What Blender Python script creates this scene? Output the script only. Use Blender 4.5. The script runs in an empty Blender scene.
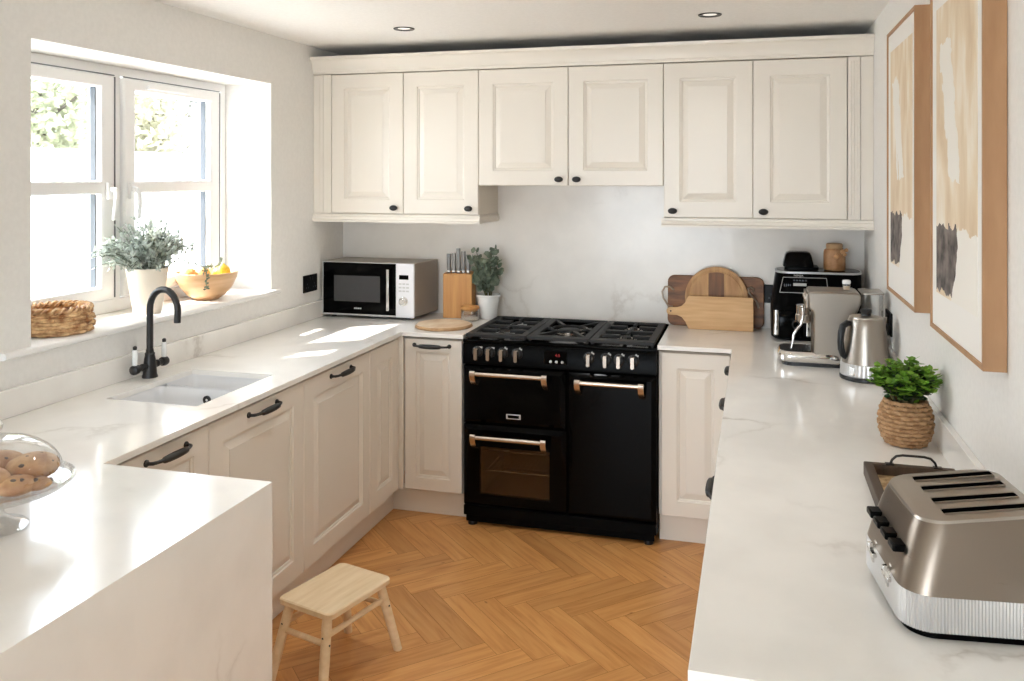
import bpy, bmesh, math, random
from mathutils import Vector, Matrix
PI = math.pi
C = bpy.context.scene.collection
V = Vector

# ------------------------------------------------------------------ colours and materials
def lin(c):
    return tuple(((x/255)/12.92 if x/255 <= .04045 else ((x/255+.055)/1.055)**2.4) for x in c)

def mat(name, rgb, rough=.5, metal=0., spec=.5, coat=0., emit=None, estr=0., sss=0.):
    m = bpy.data.materials.new(name); m.use_nodes = True
    p = m.node_tree.nodes['Principled BSDF']
    p.inputs['Base Color'].default_value = (*lin(rgb), 1)
    p.inputs['Roughness'].default_value = rough
    p.inputs['Metallic'].default_value = metal
    p.inputs['Specular IOR Level'].default_value = spec
    p.inputs['Coat Weight'].default_value = coat
    if emit:
        p.inputs['Emission Color'].default_value = (*lin(emit), 1)
        p.inputs['Emission Strength'].default_value = estr
    return m

def nodes(m):
    return m.node_tree.nodes, m.node_tree.links, m.node_tree.nodes['Principled BSDF']

def N(nt, kind, **kw):
    n = nt.new(kind)
    for k, v in kw.items():
        if k in n.inputs: n.inputs[k].default_value = v
        else: setattr(n, k, v)
    return n

def ramp(nt, stops):
    r = nt.new('ShaderNodeValToRGB'); e = r.color_ramp.elements
    while len(e) > 1: e.remove(e[0])
    e[0].position = stops[0][0]; e[0].color = (*stops[0][1], 1)
    for p, c in stops[1:]:
        k = e.new(p); k.color = (*c, 1)
    return r

def speckle(m, c1, c2, scale=40, detail=4, stretch=(1, 1, 1), bump=0., lo=.35, hi=.65):
    """two tones mixed by a noise in object space"""
    nt, L, p = nodes(m)
    tc = nt.new('ShaderNodeTexCoord'); mp = N(nt, 'ShaderNodeMapping'); mp.inputs['Scale'].default_value = stretch
    no = N(nt, 'ShaderNodeTexNoise', Scale=scale, Detail=detail)
    r = ramp(nt, [(lo, lin(c1)), (hi, lin(c2))])
    L.new(tc.outputs['Object'], mp.inputs[0]); L.new(mp.outputs[0], no.inputs['Vector'])
    L.new(no.outputs['Fac'], r.inputs[0]); L.new(r.outputs[0], p.inputs['Base Color'])
    if bump:
        b = N(nt, 'ShaderNodeBump', Strength=bump, Distance=.002)
        L.new(no.outputs['Fac'], b.inputs['Height']); L.new(b.outputs[0], p.inputs['Normal'])
    return m

def wood(name, c1, c2, stretch=(2, 14, 14), rough=.5, scale=3., lo=.3, hi=.7):
    m = mat(name, c1, rough)
    return speckle(m, c1, c2, scale, 6, stretch, .05, lo, hi)

def marble(name, base, vein, rough=.12):
    m = mat(name, base, rough, coat=.15)
    nt, L, p = nodes(m)
    tc = nt.new('ShaderNodeTexCoord')
    n1 = N(nt, 'ShaderNodeTexNoise', Scale=1.7, Detail=6., Roughness=.6)
    mx = N(nt, 'ShaderNodeMixRGB'); mx.inputs[0].default_value = .35
    L.new(tc.outputs['Object'], n1.inputs['Vector']); L.new(tc.outputs['Object'], mx.inputs[1]); L.new(n1.outputs['Color'], mx.inputs[2])
    vo = N(nt, 'ShaderNodeTexVoronoi', feature='DISTANCE_TO_EDGE', Scale=2.1)
    L.new(mx.outputs[0], vo.inputs['Vector'])
    r = ramp(nt, [(0., (1, 1, 1)), (.012, (.35, .35, .35)), (.03, (0, 0, 0))])
    L.new(vo.outputs['Distance'], r.inputs[0])
    n2 = N(nt, 'ShaderNodeTexNoise', Scale=2.6, Detail=2.)
    L.new(tc.outputs['Object'], n2.inputs['Vector'])
    r2 = ramp(nt, [(.5, (0, 0, 0)), (.68, (.65, .65, .65))])
    L.new(n2.outputs['Fac'], r2.inputs[0])
    mu = N(nt, 'ShaderNodeMath', operation='MULTIPLY')
    L.new(r.outputs[0], mu.inputs[0]); L.new(r2.outputs[0], mu.inputs[1])
    n3 = N(nt, 'ShaderNodeTexNoise', Scale=5., Detail=5.)
    L.new(tc.outputs['Object'], n3.inputs['Vector'])
    b2 = tuple(max(0, v-7) for v in base)
    r3 = ramp(nt, [(.35, lin(b2)), (.6, lin(base))]); L.new(n3.outputs['Fac'], r3.inputs[0])
    mm = N(nt, 'ShaderNodeMixRGB'); mm.inputs[2].default_value = (*lin(vein), 1)
    L.new(mu.outputs[0], mm.inputs[0]); L.new(r3.outputs[0], mm.inputs[1]); L.new(mm.outputs[0], p.inputs['Base Color'])
    return m

def thin_glass(name, tint=(1, 1, 1), base=.04, edge=.6):
    """clear thin pane: transparent with a fresnel-like mirror part"""
    m = bpy.data.materials.new(name); m.use_nodes = True
    nt = m.node_tree.nodes; L = m.node_tree.links; nt.clear()
    o = nt.new('ShaderNodeOutputMaterial'); t = nt.new('ShaderNodeBsdfTransparent'); g = nt.new('ShaderNodeBsdfGlossy')
    t.inputs[0].default_value = (*tint, 1); g.inputs['Roughness'].default_value = .02
    lw = nt.new('ShaderNodeLayerWeight'); lw.inputs[0].default_value = .25
    mr = N(nt, 'ShaderNodeMapRange'); mr.inputs['To Min'].default_value = base; mr.inputs['To Max'].default_value = edge
    L.new(lw.outputs['Facing'], mr.inputs['Value'])
    x = nt.new('ShaderNodeMixShader'); L.new(mr.outputs[0], x.inputs[0]); L.new(t.outputs[0], x.inputs[1]); L.new(g.outputs[0], x.inputs[2])
    L.new(x.outputs[0], o.inputs[0])
    return m

def brushed(name, rgb, rough=.28, stretch=(1, 1, 60)):
    m = mat(name, rgb, rough, 1.)
    nt, L, p = nodes(m)
    tc = nt.new('ShaderNodeTexCoord'); mp = N(nt, 'ShaderNodeMapping'); mp.inputs['Scale'].default_value = stretch
    no = N(nt, 'ShaderNodeTexNoise', Scale=12., Detail=3.)
    L.new(tc.outputs['Object'], mp.inputs[0]); L.new(mp.outputs[0], no.inputs['Vector'])
    mr = N(nt, 'ShaderNodeMapRange'); mr.inputs['To Min'].default_value = rough-.06; mr.inputs['To Max'].default_value = rough+.08
    L.new(no.outputs['Fac'], mr.inputs['Value']); L.new(mr.outputs[0], p.inputs['Roughness'])
    return m

def leafy(name, c1, c2, trans=.35, rough=.5):
    m = mat(name, c1, rough)
    speckle(m, c1, c2, 30, 2)
    nt, L, p = nodes(m)
    o = [n for n in nt if n.type == 'OUTPUT_MATERIAL'][0]
    t = nt.new('ShaderNodeBsdfTranslucent'); t.inputs[0].default_value = (*lin(c2), 1)
    x = nt.new('ShaderNodeMixShader'); x.inputs[0].default_value = trans
    L.new(p.outputs[0], x.inputs[1]); L.new(t.outputs[0], x.inputs[2]); L.new(x.outputs[0], o.inputs[0])
    return m

M = {}
M['wall'] = speckle(mat('wall_paint', (233, 231, 227), .75), (231, 229, 225), (235, 233, 229), 60, 3, bump=.04)
M['ceiling'] = speckle(mat('ceiling_paint', (240, 238, 235), .85), (238, 236, 233), (242, 240, 237), 60, 3, bump=.03)
M['cream'] = mat('cream_paint', (229, 222, 211), .3, spec=.4)
M['carcass'] = mat('carcass_board', (226, 218, 205), .5)
M['gap_shade'] = mat('gap_shade_paint', (70, 58, 48), .95, spec=.1)  # shade of the gap over the wall cabinets, put into the colour
M['quartz'] = marble('white_quartz', (243, 240, 235), (184, 175, 164), .16)
M['splash'] = marble('splashback_quartz', (234, 229, 222), (204, 195, 184), .25)
M['upvc'] = mat('white_upvc', (248, 248, 248), .3)
M['sill'] = mat('sill_gloss_white', (240, 239, 237), .25)
M['gasket'] = mat('gasket_grey', (82, 88, 96), .5)
M['seal'] = mat('seal_grey', (120, 122, 126), .6)
M['glass'] = thin_glass('window_glass')
M['clear'] = thin_glass('clear_glassware', (.985, .99, .99), .09, .9)
M['ovenglass'] = thin_glass('oven_glass', (.62, .55, .47), .03, .5)
M['iron'] = mat('black_iron', (28, 27, 27), .45, spec=.5)
M['gunmetal'] = mat('dark_gunmetal', (52, 51, 51), .38, .6)
M['enamel'] = mat('black_enamel', (5, 5, 5), .12, spec=.08)
M['blackplastic'] = mat('black_plastic', (20, 20, 21), .35)
M['castiron'] = mat('cast_iron', (24, 24, 25), .6)
M['steel'] = brushed('brushed_steel', (158, 149, 139), .3)
M['steelx'] = brushed('brushed_steel_top', (172, 164, 154), .3, (1, 60, 1))
M['chrome'] = mat('chrome', (225, 224, 222), .08, 1.)
M['satin'] = mat('satin_nickel', (205, 192, 178), .25, 1.)
M['silver'] = mat('silver_plastic', (196, 196, 196), .35, .5)
M['white'] = mat('white_ceramic', (240, 240, 238), .12, coat=.3)
M['sinkw'] = mat('sink_ceramic', (228, 228, 229), .2)
M['panelw'] = mat('panel_silver_white', (226, 226, 230), .35, .15)
M['ribs'] = mat('ribbed_silver', (206, 204, 202), .32, .55)
M['knifegrey'] = mat('knife_grey', (128, 125, 122), .35, .7)
M['ropemetal'] = mat('twisted_metal', (178, 158, 138), .45, .4)
M['satinblack'] = mat('satin_black', (6, 6, 6), .3, spec=.05)
M['knobmetal'] = mat('knob_metal', (176, 166, 156), .22, 1.)
M['appliance'] = mat('taupe_silver_paint', (164, 156, 146), .45, .35)
M['steel_dim'] = brushed('brushed_steel_dim_reflection', (134, 122, 110), .3)  # dim room reflection put into a darker copy of the steel
M['treeleaf3'] = leafy('garden_leaf_grey', (96, 96, 94), (150, 152, 146), .4)
M['twig'] = mat('twig_bark', (66, 62, 58), .9)
M['void'] = mat('slot_black', (7, 7, 7), .8, spec=.0)
M['ivory'] = mat('cream_glaze', (236, 224, 206), .45)
M['pine'] = wood('pale_pine', (236, 214, 180), (222, 195, 154), (2, 16, 16), .55)
M['bamboo'] = wood('bamboo', (212, 160, 98), (190, 132, 72), (22, 3, 1), .5)
M['beech'] = wood('beech', (222, 180, 128), (205, 158, 104), (2, 20, 20), .5)
M['acacia'] = wood('acacia', (150, 100, 60), (92, 58, 34), (3, 10, 14), .5)
M['acacia_pale'] = wood('acacia_pale', (206, 162, 108), (168, 120, 72), (14, 5, 2), .5)
M['acacia_dark'] = wood('acacia_dark', (132, 86, 48), (84, 52, 28), (14, 5, 2), .5)
M['oakframe'] = wood('oak_frame', (178, 138, 100), (164, 122, 86), (10, 10, 2), .55)
M['paleboard'] = speckle(mat('pale_board', (222, 196, 162), .55), (236, 216, 190), (214, 184, 150), 7, 5, (2, 1, 1))
M['bark'] = wood('bark_edge', (196, 162, 122), (160, 122, 84), (8, 8, 8), .8)
M['bowlwood'] = wood('bowl_wood', (228, 190, 148), (206, 160, 114), (2, 2, 16), .4)
M['darkwood'] = wood('dark_tray_wood', (84, 66, 50), (58, 44, 34), (14, 3, 3), .5)
M['rattan'] = speckle(mat('rattan_base', (190, 160, 118), .7), (200, 172, 130), (150, 118, 80), 60, 3)
M['weave'] = speckle(mat('seagrass', (178, 140, 100), .75), (190, 152, 112), (156, 116, 78), 60, 4)
M['weave2'] = speckle(mat('water_hyacinth', (206, 166, 118), .7), (226, 190, 142), (150, 100, 58), 38, 4)
M['bun'] = speckle(mat('bun_crust', (196, 140, 92), .6), (206, 164, 116), (160, 104, 58), 22, 5)
M['raisin'] = mat('raisin', (62, 38, 26), .5)
M['lemon'] = speckle(mat('lemon', (240, 205, 60), .45), (244, 214, 70), (228, 186, 44), 90, 2, bump=.1)
M['orange'] = speckle(mat('orange_peel', (230, 172, 104), .45), (234, 180, 114), (220, 152, 84), 90, 2, bump=.1)
M['eucal'] = leafy('silver_leaf', (158, 168, 158), (206, 212, 204), .3)
M['eucal2'] = leafy('grey_green_leaf', (78, 92, 76), (132, 144, 124), .2)
M['boxleaf'] = leafy('bright_leaf', (72, 118, 30), (138, 182, 66), .3)
M['boxleaf2'] = leafy('deep_leaf', (22, 44, 20), (44, 80, 36), .2)
M['stem'] = mat('plant_stem', (96, 92, 62), .7)
M['soil'] = mat('soil', (58, 44, 34), .9)
M['amber'] = speckle(mat('tan_jar', (176, 128, 84), .5), (186, 140, 96), (160, 112, 70), 30, 3)
M['tag'] = mat('wooden_tag', (206, 158, 112), .6)
M['mount'] = mat('mount_white', (238, 235, 230), .7)
M['icon'] = mat('printed_silver', (190, 190, 188), .4)
M['led'] = mat('red_led', (120, 20, 20), .5, emit=(230, 40, 40), estr=.06)
M['lens'] = mat('frosted_lens', (225, 225, 222), .4, emit=(255, 246, 232), estr=.22)
M['socket'] = mat('black_nickel', (16, 16, 17), .4, spec=.2)
M['cavity'] = mat('oven_cavity', (150, 126, 100), .5)
M['fence'] = speckle(mat('painted_fence', (228, 226, 220), .8), (232, 230, 224), (220, 216, 210), 6, 3)
M['paving'] = speckle(mat('patio_paving', (222, 218, 210), .85), (228, 224, 216), (212, 206, 196), 3, 4)
M['render'] = mat('sun_block_render', (226, 222, 214), .8)  # coat of the unseen sun blockers outside
M['treeleaf'] = leafy('garden_leaf', (138, 144, 116), (196, 200, 176), .45)
M['treeleaf2'] = leafy('garden_leaf_olive', (144, 144, 120), (200, 198, 176), .45)
M['bark2'] = mat('tree_bark', (122, 116, 110), .9)

# ------------------------------------------------------------------ mesh builder
class B:
    def __init__(s): s.bm = bmesh.new(); s.M = Matrix()
    def v(s, co): return s.bm.verts.new(s.M @ V(co))
    def f(s, vs):
        try: return s.bm.faces.new(vs)
        except ValueError: return None
    def box(s, x0, x1, y0, y1, z0, z1):
        p = [s.v((x, y, z)) for z in (z0, z1) for y in (y0, y1) for x in (x0, x1)]
        for q in ((0, 2, 3, 1), (4, 5, 7, 6), (0, 1, 5, 4), (2, 6, 7, 3), (0, 4, 6, 2), (1, 3, 7, 5)): s.f([p[i] for i in q])
        return s
    def loft(s, rings, cap0=True, cap1=True, closed=True):
        R = [[s.v(p) for p in r] for r in rings]
        n = len(R[0])
        for a, b in zip(R, R[1:]):
            for i in range(n if closed else n-1):
                j = (i+1) % n
                s.f([a[i], a[j], b[j], b[i]])
        if cap0: s.f(R[0][::-1])
        if cap1: s.f(R[-1])
        return s
    def lathe(s, prof, c=(0, 0, 0), n=48, cap0=True, cap1=True):
        rings = []
        for r, z in prof:
            r = max(r, 1e-5)
            rings.append([(c[0]+r*math.cos(2*PI*i/n), c[1]+r*math.sin(2*PI*i/n), c[2]+z) for i in range(n)])
        return s.loft(rings, cap0, cap1)
    def cyl(s, c, r, z0, z1, n=32): return s.lathe([(r, z0), (r, z1)], c, n)
    def tube(s, pts, r, n=10, closed=False, caps=True):
        pts = [V(p) for p in pts]; m = len(pts); rs = r if isinstance(r, (list, tuple)) else [r]*m
        rings = []; up = None
        for i, p in enumerate(pts):
            if closed: t = (pts[(i+1) % m]-pts[i-1])
            else: t = (pts[min(i+1, m-1)]-pts[max(i-1, 0)])
            t.normalize()
            if up is None:
                up = V((0, 0, 1)) if abs(t.z) < .9 else V((1, 0, 0))
            u = (up - t*up.dot(t)); 
            if u.length < 1e-6: u = t.orthogonal()
            u.normalize(); up = u; w = t.cross(u)
            rings.append([p+(u*math.cos(2*PI*k/n)+w*math.sin(2*PI*k/n))*rs[i] for k in range(n)])
        if closed: rings.append(rings[0]); s_ = s
        if closed:
            R = [[s.v(p) for p in q] for q in rings[:-1]]; R.append(R[0])
            for a, b in zip(R, R[1:]):
                for k in range(n): s.f([a[k], a[(k+1) % n], b[(k+1) % n], b[k]])
            return s
        return s.loft(rings, caps, caps)
    def ball(s, c, r, n=16, m=10, sc=(1, 1, 1)):
        rings = []
        for j in range(1, m):
            a = PI*j/m
            rings.append([(c[0]+r*sc[0]*math.sin(a)*math.cos(2*PI*i/n), c[1]+r*sc[1]*math.sin(a)*math.sin(2*PI*i/n), c[2]-r*sc[2]*math.cos(a)) for i in range(n)])
        R = [[s.v(p) for p in q] for q in rings]
        b0 = s.v((c[0], c[1], c[2]-r*sc[2])); b1 = s.v((c[0], c[1], c[2]+r*sc[2]))
        for a, b in zip(R, R[1:]):
            for i in range(n): s.f([a[i], a[(i+1) % n], b[(i+1) % n], b[i]])
        for i in range(n):
            s.f([b0, R[0][(i+1) % n], R[0][i]]); s.f([b1, R[-1][i], R[-1][(i+1) % n]])
        return s
    def prism(s, poly, z0, z1):
        return s.loft([[(x, y, z0) for x, y in poly], [(x, y, z1) for x, y in poly]])
    def cells(s, xs, ys, inside, z0, z1):
        """solid slab made of the grid cells that inside(cx, cy) accepts, shared vertices"""
        vt = {}
        def g(i, j, k):
            if (i, j, k) not in vt: vt[i, j, k] = s.v((xs[i], ys[j], (z0, z1)[k]))
            return vt[i, j, k]
        nx, ny = len(xs)-1, len(ys)-1
        ins = lambda i, j: 0 <= i < nx and 0 <= j < ny and inside((xs[i]+xs[i+1])/2, (ys[j]+ys[j+1])/2)
        for i in range(nx):
            for j in range(ny):
                if not ins(i, j): continue
                s.f([g(i, j, 1), g(i+1, j, 1), g(i+1, j+1, 1), g(i, j+1, 1)])
                s.f([g(i, j, 0), g(i, j+1, 0), g(i+1, j+1, 0), g(i+1, j, 0)])
                if not ins(i-1, j): s.f([g(i, j, 0), g(i, j, 1), g(i, j+1, 1), g(i, j+1, 0)])
                if not ins(i+1, j): s.f([g(i+1, j, 0), g(i+1, j+1, 0), g(i+1, j+1, 1), g(i+1, j, 1)])
                if not ins(i, j-1): s.f([g(i, j, 0), g(i+1, j, 0), g(i+1, j, 1), g(i, j, 1)])
                if not ins(i, j+1): s.f([g(i, j+1, 0), g(i, j+1, 1), g(i+1, j+1, 1), g(i+1, j+1, 0)])
        return s
    def obj(s, name, m, parent=None, smooth=True, bev=0., seg=2, world=True, ang=35):
        """link as ONE mesh object; world=True: vertices were given in world space, else in the parent's space"""
        bm = s.bm
        if parent is not None and world:
            r = parent
            while r.parent: r = r.parent
            bm.transform((Matrix.Translation(r.location) @ r.rotation_euler.to_matrix().to_4x4()).inverted())
        bmesh.ops.recalc_face_normals(bm, faces=bm.faces)
        me = bpy.data.meshes.new(name); bm.to_mesh(me); bm.free()
        mm = m if isinstance(m, (list, tuple)) else [m]
        for k in mm: me.materials.append(M[k] if isinstance(k, str) else k)
        if smooth:
            me.polygons.foreach_set('use_smooth', [True]*len(me.polygons)); me.set_sharp_from_angle(angle=math.radians(ang))
        o = bpy.data.objects.new(name, me); C.objects.link(o)
        if parent is not None: o.parent = parent
        if bev:
            b = o.modifiers.new('bevel', 'BEVEL'); b.width = bev; b.segments = seg; b.limit_method = 'ANGLE'; b.angle_limit = math.radians(40)
        return o

def tag(o, label, cat, group=None):
    o['label'] = label; o['category'] = cat
    if group: o['group'] = group
    return o
def thing(name, label, cat, loc=(0, 0, 0), rz=0., group=None):
    o = bpy.data.objects.new(name, None); C.objects.link(o); o.empty_display_size = .05
    o.location = loc; o.rotation_euler = (0, 0, rz)
    return tag(o, label, cat, group)
def struct(o): o['kind'] = 'structure'; return o
def part_label(o, t): o['label'] = t; return o
def rrect(x0, x1, y0, y1, r, n=6):
    P = []
    for cx, cy, a0 in ((x1-r, y0+r, -PI/2), (x1-r, y1-r, 0), (x0+r, y1-r, PI/2), (x0+r, y0+r, PI)):
        for k in range(n+1):
            a = a0+PI/2*k/n; P.append((cx+r*math.cos(a), cy+r*math.sin(a)))
    return P
def text_mesh(txt, size, name, m, parent, mtx, depth=.0006):
    cu = bpy.data.curves.new(name, 'FONT'); cu.body = txt; cu.size = size; cu.align_x = 'CENTER'; cu.align_y = 'CENTER'; cu.extrude = depth
    t = bpy.data.objects.new(name, cu); C.objects.link(t)
    me = bpy.data.meshes.new_from_object(t.evaluated_get(bpy.context.evaluated_depsgraph_get()))
    bpy.data.objects.remove(t); bpy.data.curves.remove(cu)
    r = parent
    while r.parent: r = r.parent
    me.transform((Matrix.Translation(r.location) @ r.rotation_euler.to_matrix().to_4x4()).inverted() @ mtx)
    me.materials.clear(); me.materials.append(M[m]); me.name = name
    o = bpy.data.objects.new(name, me); C.objects.link(o); o.parent = parent
    return o

# ------------------------------------------------------------------ key planes (metres; camera stands at x=0, y=0)
XL, XR, YB, CEIL = -2.308, .517, 4.57, 2.38
WT = .91
YREAR = -2.6
WY0, WY1, WZ0, WZ1 = 2.323, 3.796, 1.117, 2.138

# ------------------------------------------------------------------ the shell
def wall_cells(name, axis, pos0, pos1, us, zs, inside):
    b = B()
    if axis == 'x':   # slab between x=pos0..pos1, u = y
        b.M = Matrix(((0, 0, 1, 0), (1, 0, 0, 0), (0, 1, 0, 0), (0, 0, 0, 1)))
    else:
        b.M = Matrix(((1, 0, 0, 0), (0, 0, 1, 0), (0, 1, 0, 0), (0, 0, 0, 1)))
    b.cells(us, zs, inside, pos0, pos1)
    return struct(b.obj(name, 'wall', smooth=False))
def in_left(y, z):
    if WY0 < y < WY1 and WZ0-.024 < z < WZ1: return False
    return True
wall_cells('wall_left', 'x', XL-.40, XL, [YREAR-.3, WY0, WY1, YB+.3], [-.2, WZ0-.024, WZ1, CEIL+.2], in_left)
wall_cells('wall_right', 'x', XR, XR+.2, [YREAR-.3, YB+.3], [-.2, CEIL+.2], lambda a, c: True)
wall_cells('wall_back', 'y', YB+.012, YB+.3, [XL-.4, XR+.2], [-.2, CEIL+.2], lambda a, c: True)
wall_cells('wall_rear', 'y', YREAR-.3, YREAR, [XL, -2.1, -.3, XR], [-.2, .0, 2.1, CEIL+.2], lambda x, z: not (-2.1 < x < -.3 and 0 < z < 2.1))  # opening added behind the camera as a daylight source
struct(B().box(XL-.4, XR+.2, YREAR-.3, YB+.3, CEIL, CEIL+.2).obj('ceiling', 'ceiling', smooth=False))

def floor():
    w, n, Y0, X0 = .0925, 5, 3.235, -1.069
    bm = bmesh.new(); uv = bm.loops.layers.uv.new('UVMap'); col = bm.loops.layers.float_color.new('tone')
    rnd = random.Random(4); g = .0007; s2 = math.sqrt(2)
    x0, x1, y0, y1 = XL, XR, .6, YB+.012
    def quad(a0, a1, b0, b1, along_a):
        cs = []
        for a, b in ((a0*w+g, b0*w+g), (a1*w-g, b0*w+g), (a1*w-g, b1*w-g), (a0*w+g, b1*w-g)):
            cs.append((X0+(a+b)/s2, Y0+(b-a)/s2))
        if max(c[0] for c in cs) < x0 or min(c[0] for c in cs) > x1 or max(c[1] for c in cs) < y0 or min(c[1] for c in cs) > y1: return
        f = bm.faces.new([bm.verts.new((x, y, 0)) for x, y in cs])
        t = rnd.random(); o = rnd.random()*50
        L = n*w
        uvs = [(0, 0), (L, 0), (L, w), (0, w)] if along_a else [(0, w), (0, 0), (L, 0), (L, w)]
        for lp, q in zip(f.loops, uvs):
            lp[uv].uv = (q[0]+o, q[1]+o*.37); lp[col] = (t, t, t, 1)
    for j in range(-14, 15):
        for k in range(-60, 60):
            a, b = k+j*n, k-j*n
            quad(a, a+n, b, b+1, True)
            quad(a+n, a+n+1, b-n+1, b+1, False)
    for co, no in (((x0, 0, 0), (-1, 0, 0)), ((x1, 0, 0), (1, 0, 0)), ((0, y0, 0), (0, -1, 0)), ((0, y1, 0), (0, 1, 0))):
        bmesh.ops.bisect_plane(bm, geom=bm.verts[:]+bm.edges[:]+bm.faces[:], plane_co=co, plane_no=no, clear_outer=True)
    base = [bm.verts.new((x, y, z)) for z in (-.002, -.15) for x, y in ((x0, y0), (x1, y0), (x1, y1), (x0, y1))]
    fs = [bm.faces.new(base[:4]), bm.faces.new(base[4:][::-1])]
    for i in range(4): fs.append(bm.faces.new([base[i], base[(i+1) % 4], base[4+(i+1) % 4], base[4+i]]))
    for f in fs: f.material_index = 1
    bmesh.ops.recalc_face_normals(bm, faces=bm.faces)
    me = bpy.data.meshes.new('floor'); bm.to_mesh(me); bm.free()
    m = mat('oak_herringbone', (190, 128, 72), .33, spec=.4)
    nt, L, p = nodes(m)
    u = nt.new('ShaderNodeUVMap'); at = nt.new('ShaderNodeVertexColor'); at.layer_name = 'tone'
    mp = N(nt, 'ShaderNodeMapping'); mp.inputs['Scale'].default_value = (2.2, 24, 1)
    n1 = N(nt, 'ShaderNodeTexNoise', Scale=1.6, Detail=7., Distortion=.8)
    L.new(u.outputs[0], mp.inputs[0]); L.new(mp.outputs[0], n1.inputs['Vector'])
    r = ramp(nt, [(.25, lin((184, 126, 70))), (.5, lin((206, 150, 90))), (.75, lin((216, 164, 104)))])
    L.new(n1.outputs['Fac'], r.inputs[0])
    r2 = ramp(nt, [(0, (.84, .81, .78)), (1, (1.06, 1.05, 1.04))]); L.new(at.outputs[0], r2.inputs[0])
    mx = N(nt, 'ShaderNodeMixRGB', blend_type='MULTIPLY'); mx.inputs[0].default_value = 1
    L.new(r.outputs[0], mx.inputs[1]); L.new(r2.outputs[0], mx.inputs[2])
    # knots
    vo = N(nt, 'ShaderNodeTexVoronoi', Scale=5.); mp2 = N(nt, 'ShaderNodeMapping'); mp2.inputs['Scale'].default_value = (1, 2.2, 1)
    L.new(u.outputs[0], mp2.inputs[0]); L.new(mp2.outputs[0], vo.inputs['Vector'])
    r3 = ramp(nt, [(.02, (.5, .4, .34)), (.07, (1, 1, 1))]); L.new(vo.outputs['Distance'], r3.inputs[0])
    mx2 = N(nt, 'ShaderNodeMixRGB', blend_type='MULTIPLY'); mx2.inputs[0].default_value = 1
    L.new(mx.outputs[0], mx2.inputs[1]); L.new(r3.outputs[0], mx2.inputs[2]); L.new(mx2.outputs[0], p.inputs['Base Color'])
    bp = N(nt, 'ShaderNodeBump', Strength=.08, Distance=.002); L.new(n1.outputs['Fac'], bp.inputs['Height']); L.new(bp.outputs[0], p.inputs['Normal'])
    me.materials.append(m); me.materials.append(mat('floor_gap', (136, 90, 52), .8))
    o = bpy.data.objects.new('floor', me); C.objects.link(o); struct(o)
floor()
M['bounce_pale'] = speckle(mat('pale_bounce_floor', (226, 221, 212), .45), (230, 225, 217), (218, 212, 202), 5, 4)
struct(B().box(XL, XR, YREAR-.3, .599, -.15, 0).obj('floor_bounce', 'bounce_pale', smooth=False))  # pale unseen floor added to bounce neutral light upward

# ------------------------------------------------------------------ window
def window():
    w = B()
    fx0, fx1 = -2.635, -2.565
    w.cells([WY0, 2.362, 2.998, 3.046, 3.757, WY1], [WZ0, 1.170, 2.100, WZ1],
            lambda y, z: not ((2.362 < y < 2.998 or 3.046 < y < 3.757) and 1.170 < z < 2.1), fx0, fx1)
    w.bm.transform(Matrix(((0, 0, 1, 0), (1, 0, 0, 0), (0, 1, 0, 0), (0, 0, 0, 1))))
    root = struct(w.obj('window_1', 'upvc', bev=.004))
    tr = Matrix(((0, 0, 1, 0), (1, 0, 0, 0), (0, 1, 0, 0), (0, 0, 0, 1)))
    for y0, y1, hy, sgn in ((2.366, 2.994, 2.955, -1), (3.05, 3.722, 3.085, 1)):
        s = B(); s.M = tr
        st = .070
        s.cells([y0, y0+st, y1-st, y1], [1.174, 1.226, 1.608, 1.660, 2.046, 2.094],
                lambda y, z: not (y0+st < y < y1-st and (1.226 < z < 1.608 or 1.66 < z < 2.046)), -2.625, -2.548)
        so = s.obj('sash', 'upvc', root, bev=.008)
        g = B()
        for z0, z1 in ((1.226, 1.608), (1.66, 2.046)):
            g.box(-2.612, -2.608, y0+st-.005, y1-st+.005, z0-.005, z1+.005)
        g.obj('pane', 'glass', so, smooth=False)
        k = B()
        for z0, z1 in ((1.226, 1.608), (1.66, 2.046)):
            k.box(-2.606, -2.580, y1-st-.004, y1-st+.001, z0, z1)
        k.obj('gasket', 'gasket', so, smooth=False)
        sh = B()
        sh.box(-2.556, -2.549, y1+.0005, y1+.006, 1.18, 2.09); sh.box(-2.556, -2.549, y0, y1, 2.0945, 2.0985)
        sh.obj('seal', 'seal', so, smooth=False)
        h = B()
        h.prism([(-.0, 0)], 0, 0) if False else None
        h.box(-2.548, -2.532, hy-.014, hy+.014, 1.585, 1.655)
        h.tube([(-2.534, hy, 1.63), (-2.512, hy, 1.625), (-2.502, hy+.004*sgn, 1.60), (-2.505, hy+.008*sgn, 1.55), (-2.512, hy+.01*sgn, 1.50)], [.009, .010, .010, .009, .007], 10)
        h.obj('handle', 'upvc', so, bev=.003)
    v = B(); v.box(-2.548, -2.535, 3.19, 3.48, 2.058, 2.074); v.obj('vent', 'upvc', root, bev=.003)
    return root
window()
# reveal lining of the sill: moulded board with small horns each end
b = B(); pr = [(-2.60, 1.094), (-2.292, 1.094), (-2.284, 1.098), (-2.281, 1.1055), (-2.284, 1.113), (-2.292, 1.117), (-2.60, 1.117)]
b.loft([[(x if not (y in (2.20, 3.85) and x < -2.309) else -2.3085, y, z) for x, z in pr] for y in (2.20, 2.3235, 2.3236, 3.7955, 3.7956, 3.85)])
o = struct(b.obj('trim_1', 'sill', ang=60))

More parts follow.
